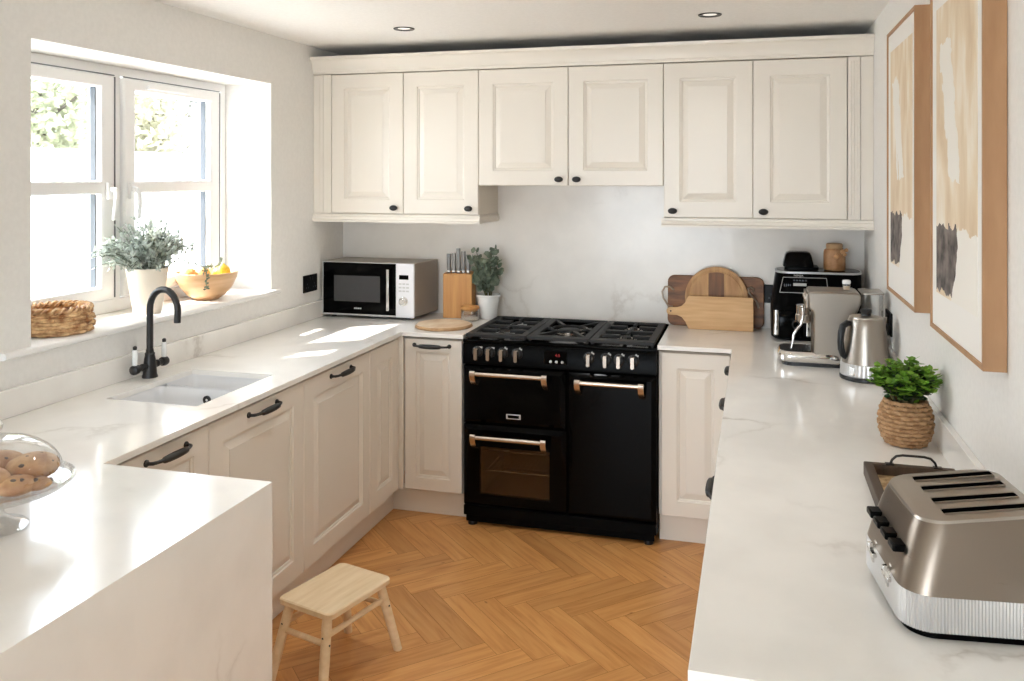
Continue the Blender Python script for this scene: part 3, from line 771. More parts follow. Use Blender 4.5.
        part_label(g.obj('pan_support', 'castiron', hb, bev=.002), 'cast-iron pan support')
        for yb, r in (((gy0+.03+ym)/2, .036), ((ym+gy1)/2, .032)) if i != 1 else ((ym, .064),):
            bb = B(); bb.lathe([(r+.014, .897), (r+.014, .901), (r, .903), (r, .908)], (mid, yb, 0), 32)
            bo = part_label(bb.obj('burner', 'satin' if i else 'silver', hb), 'pale metal gas burner')
            bb = B(); bb.lathe([(r-.012, .908), (r-.011, .913), (r-.016, .916)], (mid, yb, 0), 32); bb.obj('burner_cap', 'castiron', bo)
range_cooker()

# ------------------------------------------------------------------ microwave
def microwave():
    x0, x1, y0, y1, z0, z1 = -2.284, -1.747, 4.282, 4.555, WT+.016, 1.214
    t = thing('microwave', 'silver microwave oven with black glass door in the left corner', 'microwave', ((x0+x1)/2, y0, WT))
    b = B(); b.loft([[(x0+.002, y0+.016, z), (x1-.002, y0+.016, z), (x1+.034, y1, z), (x0+.006, y1, z)] for z in (z0+.002, z1)]); b.obj('body', 'appliance', t, bev=.004)
    xp = -1.852
    d = B(); d.box(x0, xp-.001, y0, y0+.015, z0, z1-.001); do = part_label(d.obj('door', 'enamel', t, bev=.003), 'black glass door')
    g = B()
    for q in ((x0, xp-.001, z0-.001, z0+.008), ): g.box(q[0], q[1], y0-.001, y0+.012, q[2], q[3])
    g.box(x0-.001, x0+.004, y0-.001, y0+.012, z0, z1); g.box(x0, xp-.001, y0-.001, y0+.012, z1-.004, z1)
    g.obj('trim', 'silver', do, bev=.001)
    wv = B(); wv.box(-2.215, -1.942, y0-.0012, y0, 1.000, 1.140); part_label(wv.obj('viewing_window', mat('microwave_mesh', (58, 58, 60), .18), do, bev=.0005), 'grey mesh viewing window')
    h = B(); h.box(-1.895, -1.880, y0-.03, y0-.018, .962, 1.182); h.box(-1.892, -1.883, y0-.018, y0, .975, .988); h.box(-1.892, -1.883, y0-.018, y0, 1.156, 1.169)
    part_label(h.obj('handle', 'chrome', do, bev=.003), 'vertical chrome handle')
    mk = B()
    for k in range(4): mk.box(-2.094+k*.011, -2.086+k*.011, y0-.0015, y0, .9605, .9680)
    part_label(mk.obj('badge', 'icon', do, smooth=False), 'tiny pale maker mark')
    p = B(); p.box(xp, x1, y0, y0+.015, z0-.002, z1-.001); po = part_label(p.obj('control_panel', 'panelw', t, bev=.003), 'pale silver control panel')
    q = B(); q.box(-1.832, -1.778, y0-.0015, y0, 1.128, 1.152); part_label(q.obj('clock_display', 'enamel', po, bev=.0005), 'small black clock display')
    for r_ in range(3):
        for c_ in range(3):
            u = B(); u.box(-1.834+c_*.021, -1.818+c_*.021, y0-.001, y0, 1.062+r_*.019, 1.070+r_*.019); u.obj('button', 'silver', po, bev=.0005)
    kn = B(); kn.M = Matrix.Translation((-1.806, y0, 1.012)) @ Matrix.Rotation(PI/2, 4, 'X'); kn.lathe([(.024, 0), (.024, .004), (.020, .006), (.019, .022), (.016, .025)], n=28)
    part_label(kn.obj('dial', 'chrome', po, ang=30), 'round chrome dial')
    f = B(); f.box(x0+.02, x1-.02, y0+.03, y1-.02, WT+.006, z0); f.obj('underside', 'blackplastic', t, smooth=False)
    for x in (x0+.05, x1-.05):
        for y in (y0+.04, y1-.05):
            f = B(); f.cyl((x, y, 0), .014, WT, WT+.0065, 14); f.obj('foot', 'blackplastic', t)
microwave()

# ------------------------------------------------------------------ sockets
def socket(loc, rz, lab):
    t = thing('power_socket', lab, 'socket', loc, rz)
    b = B(); b.box(-.073, .073, -.008, 0, -.046, .046); b.obj('plate', 'socket', t, world=False, bev=.003)
    for s in (-1, 1):
        k = B(); k.box(s*.012-.007, s*.012+.007, -.0115, -.008, .018, .034); k.obj('switch', 'blackplastic', t, world=False, bev=.001)
        k = B()
        for dx, dz in ((0, 0), (-.011, -.019), (.011, -.019)): k.box(s*.038+dx-.003, s*.038+dx+.003, -.0083, -.008, dz-.006, dz+.002)
        k.obj('outlet', 'gasket', t, world=False, smooth=False)
    return t
socket((XL, 4.18, 1.105), PI/2, 'black double power socket on the left wall beside the microwave')
socket((.115, YB, 1.085), 0, 'black double power socket on the back wall behind the air fryer')
s3 = socket((XR, 3.735, 1.095), -PI/2, 'black double power socket on the right wall behind the kettle')
b = B(); b.box(XR-.042, XR-.0125, 3.666, 3.692, 1.055, 1.10); b.tube([(XR-.03, 3.68, 1.06), (XR-.032, 3.68, 1.02), (XR-.030, 3.675, .97), (XR-.030, 3.665, .925), (XR-.033, 3.65, .915), (XR-.042, 3.622, .915)], .004, 8)
tag(b.obj('power_plug', 'blackplastic', bev=.003), 'black plug and cable in the right wall socket behind the kettle', 'plug')

# ------------------------------------------------------------------ ceiling downlights, the nearer pair added out of view as fill
for x, y, lab, pw in ((-1.604, 3.807, 'recessed black-rimmed ceiling downlight above the microwave side', 2.5), (-.19, 3.836, 'recessed black-rimmed ceiling downlight above the chopping board side', 2.0),
                  (-1.05, 2.75, 'added unseen fill downlight above the stool, nearer the camera', 9), (-.25, 2.30, 'added unseen fill downlight above the right worktop, nearer the camera', 3)):
    ld = bpy.data.lights.new('downlight_fill_lamp', 'SPOT'); ld.energy = pw; ld.spot_size = math.radians(118); ld.spot_blend = 1.; ld.shadow_soft_size = .03; ld.color = (.96, .98, 1)  # spots lit as fill for the floor and worktops
    lo = bpy.data.objects.new('downlight_fill_lamp', ld); C.objects.link(lo); lo.location = (x, y, CEIL-.012)
    t = thing('downlight', lab, 'ceiling light', (x, y, CEIL))
    b = B(); b.lathe([(.030, -.001), (.048, -.005), (.050, -.003), (.050, 0), (.030, 0), (.030, -.001)], n=36, cap0=False, cap1=False); b.obj('rim', 'gunmetal', t, world=False)
    b = B(); b.lathe([(.0305, -.0005), (.022, -.0022)], n=30); b.obj('lens', 'lens', t, world=False)

# ------------------------------------------------------------------ framed prints
def art_material(seed):
    m = mat('abstract_print', (220, 200, 170), .7)
    nt, L, p = nodes(m)
    tc = nt.new('ShaderNodeTexCoord'); sp = nt.new('ShaderNodeSeparateXYZ'); L.new(tc.outputs['UV'], sp.inputs[0])
    mp = N(nt, 'ShaderNodeMapping'); mp.inputs['Scale'].default_value = (2.6, 1.3, 1); mp.inputs['Location'].default_value = (seed, seed*.3, 0)
    L.new(tc.outputs['UV'], mp.inputs[0])
    n1 = N(nt, 'ShaderNodeTexNoise', Scale=2., Detail=5., Distortion=.4); L.new(mp.outputs[0], n1.inputs['Vector'])
    r1 = ramp(nt, [(.32, lin((216, 193, 162))), (.5, lin((229, 211, 184))), (.66, lin((240, 231, 216)))]); L.new(n1.outputs['Fac'], r1.inputs[0])
    n2 = N(nt, 'ShaderNodeTexNoise', Scale=7., Detail=6.); L.new(mp.outputs[0], n2.inputs['Vector'])
    def math_(op, a, b):
        k = N(nt, 'ShaderNodeMath', operation=op)
        for i, q in enumerate((a, b)):
            if isinstance(q, (int, float)): k.inputs[i].default_value = q
            else: L.new(q, k.inputs[i])
        return k.outputs[0]
    n4 = N(nt, 'ShaderNodeTexNoise', Scale=9., Detail=6.); mp4 = N(nt, 'ShaderNodeMapping'); mp4.inputs['Scale'].default_value = (1, 1.6, 1); mp4.inputs['Location'].default_value = (seed, 0, 0); L.new(tc.outputs['UV'], mp4.inputs[0]); L.new(mp4.outputs[0], n4.inputs['Vector'])
    wob = math_('MULTIPLY', math_('SUBTRACT', n4.outputs['Fac'], .5), .16)
    uu = math_('ADD', sp.outputs[0], wob); vv = math_('ADD', sp.outputs[1], math_('MULTIPLY', wob, .6))
    def band(x, a, b): return math_('MULTIPLY', math_('GREATER_THAN', x, a), math_('LESS_THAN', x, b))
    # broad white sweep (right-middle downwards) and lower white area
    diag = math_('SUBTRACT', uu, math_('MULTIPLY', math_('SUBTRACT', .8, vv), .55))
    wm = math_('MULTIPLY', band(vv, .40, .86), math_('MULTIPLY', band(diag, .12, .42), math_('GREATER_THAN', n1.outputs['Fac'], .40)))
    low = math_('MULTIPLY', math_('LESS_THAN', vv, .24), math_('GREATER_THAN', diag, -.02))
    wm2 = math_('MAXIMUM', wm, low)
    mx = N(nt, 'ShaderNodeMixRGB'); mx.inputs[2].default_value = (*lin((238, 234, 226)), 1); L.new(wm2, mx.inputs[0]); L.new(r1.outputs[0], mx.inputs[1])
    dk = math_('MULTIPLY', band(vv, .015, .245), math_('MULTIPLY', math_('LESS_THAN', uu, .56), math_('GREATER_THAN', sp.outputs[0], -1)))
    dk = math_('MULTIPLY', dk, math_('LESS_THAN', math_('SUBTRACT', uu, math_('MULTIPLY', vv, .9)), .42))
    r4 = ramp(nt, [(.35, lin((58, 52, 50))), (.62, lin((128, 118, 112)))]); L.new(n4.outputs['Fac'], r4.inputs[0])
    mx2 = N(nt, 'ShaderNodeMixRGB'); L.new(dk, mx2.inputs[0]); L.new(mx.outputs[0], mx2.inputs[1]); L.new(r4.outputs[0], mx2.inputs[2])
    L.new(mx2.outputs[0], p.inputs['Base Color'])
    return m
def picture(y0, y1, z0, z1, seed, lab):
    t = thing('framed_print', lab, 'picture', (XR-.001, (y0+y1)/2, (z0+z1)/2))
    xf = .469; xw = XR-.001; fw = .012
    b = B(); b.M = Matrix(((0, 0, 1, 0), (1, 0, 0, 0), (0, 1, 0, 0), (0, 0, 0, 1)))
    b.cells([y0, y0+fw, y1-fw, y1], [z0, z0+fw, z1-fw, z1], lambda y, z: not (y0+fw < y < y1-fw and z0+fw < z < z1-fw), xf, xw)
    b.obj('frame', 'oakframe', t, smooth=False, bev=.001)
    b = B(); b.box(xf+.005, xf+.012, y0+fw, y1-fw, z0+fw, z1-fw); mo = b.obj('mount', 'mount', t, smooth=False)
    iy, iz0, iz1 = .075, .105, .075
    a = B(); q = (y1-fw-.055, y0+fw+.055, z0+iz0, z1-iz1)
    vs = [a.v((xf+.0042, q[0], q[2])), a.v((xf+.0042, q[1], q[2])), a.v((xf+.0042, q[1], q[3])), a.v((xf+.0042, q[0], q[3]))]
    vb = [a.v((xf+.005, v.co.y, v.co.z)) for v in vs]
    fc = a.f(vs); 
    for i in range(4): a.f([vs[i], vs[(i+1) % 4], vb[(i+1) % 4], vb[i]])
    uv = a.bm.loops.layers.uv.new('UVMap')
    for f in a.bm.faces:
        for lp in f.loops:
            lp[uv].uv = ((q[0]-lp.vert.co.y)/(q[0]-q[1]), (lp.vert.co.z-q[2])/(q[3]-q[2]))
    part_label(a.obj('print', art_material(seed), mo, smooth=False), 'abstract beige, white and charcoal painting')
picture(2.057, 2.642, 1.262, 2.205, 3.1, 'large oak-framed abstract print on the right wall, nearer the toaster')
picture(2.885, 3.470, 1.262, 2.205, 7.7, 'large oak-framed abstract print on the right wall, nearer the cabinets')

# ------------------------------------------------------------------ stool
def stool():
    cx, cy, ang = -1.385, 2.692, math.atan2(.295, .08)
    t = thing('step_stool', 'small pale pine stool standing on the herringbone floor', 'stool', (cx, cy, 0), ang)
    hx, hy, zs = .158, .118, .272
    b = B(); b.loft([[(x, y, z) for x, y in rrect(-hx+o, hx-o, -hy+o, hy-o, .022, 5)] for z, o in ((zs-.022, .003), (zs-.019, 0), (zs-.004, 0), (zs, .004))])
    b.obj('seat', 'pine', t, world=False, ang=30)
    top = (.134, .084); bot = (.192, .116)
    def at(sx, sy, z):
        f = 1-z/(zs-.03); return V((sx*(top[0]+(bot[0]-top[0])*f), sy*(top[1]+(bot[1]-top[1])*f), z))
    for sx in (-1, 1):
        for sy in (-1, 1):
            l = B(); l.tube([at(sx, sy, zs-.020), at(sx, sy, .12), at(sx, sy, .0)], [.0165, .0165, .015], 16)
            lo = l.obj('leg', 'pine', t, world=False)
            d = B()
            for z, nrm in ((.170, V((0, sy, 0))), (.192, V((sx, 0, 0)))):
                p = at(sx, sy, z)+nrm*.0150; d.tube([p, p+nrm*.0022], .0035, 10)
            part_label(d.obj('dowel_hole', 'iron', lo, world=False), 'small dark screw hole')
    for sx in (-1, 1):
        s = B(); s.tube([at(sx, -1, .170), at(sx, 1, .170)], .0095, 12); s.obj('stretcher', 'pine', t, world=False)
    for sy in (-1, 1):
        s = B(); s.tube([at(-1, sy, .192), at(1, sy, .192)], .0095, 12); s.obj('stretcher', 'pine', t, world=False)
stool()

# ------------------------------------------------------------------ woven things
def weave_rows(b, R, rows, nw, amp, rad, c=(0, 0, 0), seg=3):
    """rows: list of z; R(z) radius; over-under strands as closed tubes"""
    n = nw*seg*2
    for i, z in enumerate(rows):
        r0 = R(z)
        b.tube([(c[0]+(r0+amp*math.cos(PI*(k/(seg*1.0))+PI*i))*math.cos(2*PI*k/n), c[1]+(r0+amp*math.cos(PI*(k/seg)+PI*i))*math.sin(2*PI*k/n), c[2]+z) for k in range(n)], rad, 6, closed=True)
def leaf(b, c, d, up, ln, wd, fold=.25):
    d = d.normalized(); s = d.cross(up)
    if s.length < 1e-4: s = d.orthogonal()
    s.normalize(); n = s.cross(d)
    p = [c, c+d*ln*.35+s*wd*.42-n*fold*wd*.3, c+d*ln*.7+s*wd*.44-n*fold*wd*.3, c+d*ln, c+d*ln*.7-s*wd*.44-n*fold*wd*.3, c+d*ln*.35-s*wd*.42-n*fold*wd*.3]
    m1, m2 = c+d*ln*.35, c+d*ln*.7
    q = [b.v(x) for x in p]; a1, a2 = b.v(m1), b.v(m2)
    b.f([q[0], q[1], a1]); b.f([q[0], a1, q[5]]); b.f([a1, q[1], q[2], a2]); b.f([a1, a2, q[4], q[5]]); b.f([a2, q[2], q[3]]); b.f([a2, q[3], q[4]])

def sill_basket():
    t = thing('woven_basket', 'round low woven basket on the window sill, at its left end', 'basket', (-2.428, 2.555, WZ0))
    R = lambda z: .106+.014*math.sin(PI*min(1, (z+.01)/.095))
    b = B(); weave_rows(b, R, [.010+.0125*i for i in range(7)], 11, .0055, .0078)
    n = 150
    for ph in (0, PI):
        b.tube([((.108+.011*math.cos(14*2*PI*k/n+ph))*math.cos(2*PI*k/n), (.108+.011*math.cos(14*2*PI*k/n+ph))*math.sin(2*PI*k/n), .088+.008*math.sin(14*2*PI*k/n+ph)) for k in range(n)], .0062, 6, closed=True)
    b.obj('weave', 'weave2', t, world=False)
    b = B()
    for k in range(30):
        a = 2*PI*k/30; b.tube([((R(z)-.001)*math.cos(a), (R(z)-.001)*math.sin(a), z) for z in (.006, .03, .06, .08, .088)], .0035, 6)
    b.obj('stake', 'weave', t, world=False)
    b = B(); b.lathe([(.106, .001), (.108, .006), (.108, .01), (.02, .012)], n=40); b.obj('base', 'weave', t, world=False)
sill_basket()

def sill_plant():
    t = thing('potted_plant', 'silvery bushy foliage plant in a tall cream pot on the window sill', 'plant', (-2.418, 3.03, WZ0))
    b = B(); b.lathe([(.052, .0), (.055, .004), (.082, .178), (.0835, .186), (.0785, .186), (.077, .17), (.03, .168)], n=44); b.obj('pot', 'ivory', t, world=False, ang=40)
    b = B(); b.lathe([(.077, .165), (.02, .172)], n=24); b.obj('soil', 'soil', t, world=False)
    rnd = random.Random(11)
    st = B(); fo = B()
    for k in range(130):
        a = rnd.random()*2*PI; sp = rnd.random()**.55
        drop = rnd.random() < .2
        L = .17+.09*rnd.random()
        e = V((math.cos(a)*sp*.175, math.sin(a)*sp*.265, .18+L*(1-.62*sp)*(.75+.3*rnd.random())+(-.07 if drop and sp > .6 else 0)))
        p0 = V((math.cos(a)*.04*sp, math.sin(a)*.04*sp, .16)); p1 = p0.lerp(e, .5)+V((0, 0, .03+.04*sp))
        pts = [((1-s)**2)*p0+2*s*(1-s)*p1+s*s*e for s in [i/7 for i in range(8)]]
        pts = [V((min(.125, max(-.105, p.x)), p.y, p.z)) for p in pts]
        st.tube(pts, [.0016]*8, 4, caps=False)
        for i in range(1, 8):
            for q in range(4):
                d = V((rnd.gauss(0, 1), rnd.gauss(0, 1), rnd.gauss(.2, .7)))
                c = pts[i].lerp(pts[i-1], rnd.random())
                leaf(fo, c, d, V((0, 0, 1)), .020+.014*rnd.random(), .010+.005*rnd.random())
        leaf(fo, pts[-1], (pts[-1]-pts[-2]), V((0, 0, 1)), .022, .010)
    st.obj('stem', 'eucal2', t, world=False); fo.obj('foliage', 'eucal', t, world=False, smooth=False)
sill_plant()

def bowl():
    cx, cy = -2.425, 3.44
    t = thing('fruit_bowl', 'turned wooden bowl of fruit on the window sill', 'bowl', (cx, cy, WZ0))
    out = [(.05, 0), (.056, .004), (.085, .022), (.115, .058), (.132, .095), (.139, .124)]
    inn = [(.134, .126), (.126, .096), (.108, .062), (.078, .030), (.02, .016)]
    b = B(); b.lathe(out+inn, n=56); b.obj('body', 'bowlwood', t, world=False, ang=40)
    def fruit(name, lab, x, y, z, r, key, sc, grp):
        o = thing(name, lab, 'fruit', (cx+x, cy+y, WZ0+z), group=grp)
        f = B(); f.ball((0, 0, 0), r, 22, 14, sc)
        if name == 'lemon': f.lathe([(.010, -.006), (.006, .004), (.003, .008)], (0, 0, r*sc[2]-.002), 12) if sc[2] > 1 else f.tube([(0, r*sc[1]-.004, 0), (0, r*sc[1]+.008, 0)], [.010, .004], 10)
        f.obj('flesh', key, o, world=False)
        s = B(); s.cyl((0, 0, r*sc[2]-.001), .003, 0, .003, 8); s.obj('stalk', 'stem', o, world=False)
    fruit('lemon', 'yellow lemon in the wooden bowl, tallest at its right side', .070, .030, .120, .030, 'lemon', (1, 1, 1.22), None)
    fruit('lemon', 'yellow lemon lying in the wooden bowl beside the upright lemon', .022, .072, .112, .031, 'lemon', (1, 1.25, 1), None)
    fruit('orange', 'orange fruit at the left end of the wooden bowl', -.055, -.060, .112, .038, 'orange', (1, 1, .95), None)
    fruit('orange', 'orange fruit in the middle of the wooden bowl behind the sprig', -.022, .0, .108, .038, 'orange', (1, 1, .95), None)
    o = thing('leaf_sprig', 'green leafy sprig trailing over the rim of the wooden bowl', 'sprig', (cx, cy, WZ0))
    rnd = random.Random(5)
    st = B(); fo = B()
    for path in ([(.02, .0, .15), (.05, -.06, .155), (.078, -.108, .14), (.088, -.124, .115), (.086, -.122, .085), (.080, -.114, .062)], [(.02, .02, .15), (.06, -.08, .162), (.070, -.115, .146), (.076, -.130, .125)],
                 [(.02, .05, .145), (.03, .06, .165), (.03, .075, .178)]):
        P = [V(p) for p in path]; st.tube(P, .0016, 5)
        for i in range(1, len(P)):
            for q in range(7):
                c = P[i-1].lerp(P[i], rnd.random()); leaf(fo, c, V((rnd.gauss(0, .6), rnd.gauss(0, 1), rnd.gauss(0, .8))), V((1, 0, .3)), .016, .009)
    st.obj('stem', 'eucal2', o, world=False); fo.obj('foliage', 'eucal2', o, world=False, smooth=False)
bowl()

# ------------------------------------------------------------------ corner by the microwave
def round_board():
    t = thing('round_board', 'round pale wooden board lying flat on the worktop by the microwave', 'board', (-1.538, 4.165, WT))
    n = 64; rnd = random.Random(8)
    wob = [1+.02*math.sin(3*2*PI*i/n+1)+.012*math.sin(7*2*PI*i/n) for i in range(n)]
    b = B(); b.loft([[(r*wob[i]*math.cos(2*PI*i/n), r*wob[i]*math.sin(2*PI*i/n), z) for i in range(n)] for r, z in ((.140, 0), (.146, .004), (.144, .012), (.139, .0155))])
    b.obj('bark_rim', 'bark', t, world=False, ang=40)
    b = B(); b.loft([[(r*wob[i]*math.cos(2*PI*i/n), r*wob[i]*math.sin(2*PI*i/n), z) for i in range(n)] for r, z in ((.1385, .0150), (.138, .0165))])
    b.obj('top_face', 'paleboard', t, world=False)
round_board()
def knife_block():
    t = thing('knife_block', 'bamboo knife block on the worktop beside the microwave', 'knife block', (-1.560, 4.475, WT), .10)
    b = B(); b.loft([[(-.080, -.045, 0), (.080, -.045, 0), (.080, .06, 0), (-.080, .06, 0)], [(-.080, -.045, .240), (.080, -.045, .240), (.080, .055, .246), (-.080, .055, .246)]])
    b.obj('body', 'bamboo', t, world=False, bev=.003)
    b = B()
    for k in range(5): b.box(-.056+k*.027-.0095, -.056+k*.027+.0095, -.02, .012, .2395, .2447)
    b.obj('slot', 'iron', t, world=False, smooth=False)
    labs = ['dark-handled knife at the left end of the knife block', 'dark-handled knife second from the left in the knife block', 'tallest dark-handled knife in the middle of the knife block',
            'dark-handled knife second from the right in the knife block', 'short dark-handled knife at the right end, next to the eucalyptus']
    for k, (h, lab) in enumerate(zip((.102, .104, .132, .116, .098), labs)):
        x = -.056+k*.027
        c, s = math.cos(.10), math.sin(.10)
        o = thing('kitchen_knife', lab, 'knife', (-1.560+c*x-s*-.004, 4.475+s*x+c*-.004, WT+.244), .10, 'knives in the bamboo block')
        q = B(); q.loft([[(xx, yy-.006*z/.1, z) for xx, yy in rrect(-.0105, .0105, -.011, .011, .004, 3)] for z in (.012, h*.6, h-.004, h)]); q.obj('grip', 'knifegrey', o, world=False)
        q = B(); q.box(-.0075, .0075, -.009, .009, .001, .012); q.obj('bolster', 'chrome', o, world=False, bev=.001)
        q = B(); q.box(-.0009, .0009, -.010, .010, -.09, .001); q.obj('blade', 'steel', o, world=False, smooth=False)
knife_block()
def glass_jar():
    t = thing('glass_jar', 'small glass jar with wooden lid in front of the knife block', 'jar', (-1.468, 4.385, WT))
    k = 1.12
    b = B(); b.lathe([(p*k, q*k) for p, q in [(.02, .002), (.041, .001), (.044, .006), (.044, .050), (.041, .054), (.038, .054), (.0415, .050), (.0415, .008), (.02, .005)]], n=40, cap0=False, cap1=False); b.obj('glass', 'clear', t, world=False)
    b = B(); b.lathe([(p*k, q*k) for p, q in [(.0385, .046), (.0385, .055), (.044, .055), (.045, .058), (.045, .066), (.043, .068)]], n=40); part_label(b.obj('lid', 'bamboo', t, world=False, ang=40), 'round bamboo lid')
    b = B(); b.lathe([(p*k, q*k) for p, q in [(.0405, .006), (.0405, .020), (.02, .022)]], n=32); part_label(b.obj('contents', 'ivory', t, world=False), 'pale contents')
glass_jar()
def eucalyptus():
    t = thing('eucalyptus_plant', 'grey-green eucalyptus in a white pot between knife block and range', 'plant', (-1.392, 4.475, WT))
    b = B(); b.lathe([(.042, 0), (.046, .004), (.061, .118), (.065, .120), (.065, .131), (.060, .131), (.057, .118), (.02, .112)], n=40); b.obj('pot', 'white', t, world=False, ang=40)
    b = B(); b.lathe([(.053, .104), (.02, .11)], n=20); b.obj('soil', 'soil', t, world=False)
    rnd = random.Random(21); st = B(); fo = B()
    for k in range(22):
        a = 2*PI*k/22+rnd.random()*.5; e = V((.088*math.cos(a)*(.45+.6*rnd.random())-.022, .05*math.sin(a)*(.4+.6*rnd.random()), .22+.16*rnd.random()))
        if e.z < .3: e.z -= .03
        p0 = V((.012*math.cos(a), .012*math.sin(a), .10)); P = [p0.lerp(e, s)+V((0, 0, .03*math.sin(PI*s))) for s in [i/6 for i in range(7)]]
        st.tube(P, .0016, 5)
        for i in range(2, 7):
            for sg in (-1, 1):
                d = V((sg*rnd.gauss(.7, .3), rnd.gauss(-.35, .5), rnd.gauss(.15, .4)))
                leaf(fo, P[i], d, V((0, -1, .4)), .030+.012*rnd.random(), .029+.01*rnd.random(), .15)
    st.obj('stem', 'stem', t, world=False); fo.obj('foliage', 'eucal2', t, world=False, smooth=False)
eucalyptus()

# ------------------------------------------------------------------ chopping boards leaning on the splashback
def lean_matrix(x, y, ang): return Matrix.Translation((x, y, WT+.0005)) @ Matrix.Rotation(-ang, 4, 'X')
def board_shape(b, poly, t):
    """poly in x-z, thickness towards +y"""
    b.loft([[(x+(0 if o == 0 else 0), y, z) for x, z in poly] for y, o in ((0, 0), (t, 0))])
def boards():
    # back rectangular board
    t = thing('chopping_board', 'large dark acacia chopping board with rope handles, rearmost against the splashback', 'chopping board', (-.20, 4.525, WT))
    Mx = lean_matrix(-.199, 4.529, .085) @ Matrix.Diagonal((1.1, 1, 1.1, 1))
    b = B(); b.M = lean_matrix(-.199, 4.529, .085); board_shape(b, rrect(-.240, .240, .0, .258, .034), .018); b.obj('body', 'acacia', t, bev=.003)
    for sg, pts in ((-1, [(-.195, -.004, .085), (-.215, -.016, .092), (-.237, -.02, .125), (-.243, -.02, .155), (-.230, -.02, .178), (-.207, -.014, .180), (-.190, -.004, .165)]),
                    (1, [(.195, -.004, .095), (.186, -.014, .125), (.165, -.018, .148), (.150, -.018, .165), (.148, -.018, .182), (.160, -.016, .19), (.172, -.012, .182), (.170, -.004, .170)])):
        h = B(); h.M = Mx; h.tube(pts, .0045, 10); part_label(h.obj('handle', 'ropemetal', t), 'twisted metal loop handle')
    t = thing('chopping_board', 'round acacia chopping board with groove, standing between the other two boards', 'chopping board', (-.205, 4.49, WT))
    Mx = lean_matrix(-.192, 4.488, .09) @ Matrix.Diagonal((1.1, 1, 1.09, 1))
    n = 72; R = .142
    def disc(b, r, y0, y1, xa=-9, xb=9):
        P = []
        for i in range(n):
            x, z = r*math.cos(2*PI*i/n), r*math.sin(2*PI*i/n)
            P.append((min(max(x, xa), xb), z+.142))
        b.loft([[(x, y, z) for x, z in P] for y in (y0, y1)])
    b = B(); b.M = Mx
    b.loft([[(r*math.cos(2*PI*i/n), y, r*math.sin(2*PI*i/n)+.142) for i in range(n)] for r, y in ((R-.002, .018), (R, .016), (R, .002), (R-.002, 0), (R-.014, 0), (R-.016, .003), (R-.022, .003), (R-.024, .0005), (R-.026, .0005))])
    b.obj('body', 'acacia_pale', t, ang=40)
    b = B(); b.M = Mx
    q = R-.026
    P = [(-.035, z) for z in (.142-math.sqrt(q*q-.035**2), .142+math.sqrt(q*q-.035**2))]; 
    arc = [(x, .142+math.sqrt(q*q-x*x)) for x in [-.035+.07*i/10 for i in range(11)]]; arc2 = [(x, .142-math.sqrt(q*q-x*x)) for x in [.035-.07*i/10 for i in range(11)]]
    b.loft([[(x, y, z) for x, z in arc+arc2] for y in (-.0004, .002)]); part_label(b.obj('inlay_strip', 'acacia_dark', t), 'dark middle stave')
    t = thing('paddle_board', 'plain beech paddle board with handle, front one of the leaning boards', 'chopping board', (-.19, 4.44, WT))
    Mx = lean_matrix(-.170, 4.437, .11) @ Matrix.Diagonal((1.17, 1, 1.18, 1))
    b = B(); b.M = Mx
    x0, x1, h = -.137, .137, .140
    poly = [(x0+.004, 0), (x1-.005, 0), (x1, .005), (x1, h-.005), (x1-.005, h), (x0+.004, h)]
    def arcp(cx, cz, r, a0, a1, m=7): return [(cx+r*math.cos(a0+(a1-a0)*i/m), cz+r*math.sin(a0+(a1-a0)*i/m)) for i in range(m+1)]
    poly += [(x0-.004, h-.012), (x0-.012, h-.030), (x0-.026, h-.044), (x0-.045, h-.050), (x0-.068, h-.051)]
    poly += arcp(x0-.074, .0725, .0165, PI/2, 3*PI/2)
    poly += [(x0-.068, .056), (x0-.045, .056), (x0-.026, .048), (x0-.010, .030), (x0-.002, .012)]
    board_shape(b, poly, .016); b.obj('body', 'beech', t, bev=.002)
    b = B(); b.M = Mx @ Matrix.Translation((x0-.072, 0, .0725)) @ Matrix.Rotation(PI/2, 4, 'X'); b.cyl((0, 0, 0), .0035, -.001, .0008, 12); b.obj('hanging_hole', 'iron', t)
boards()

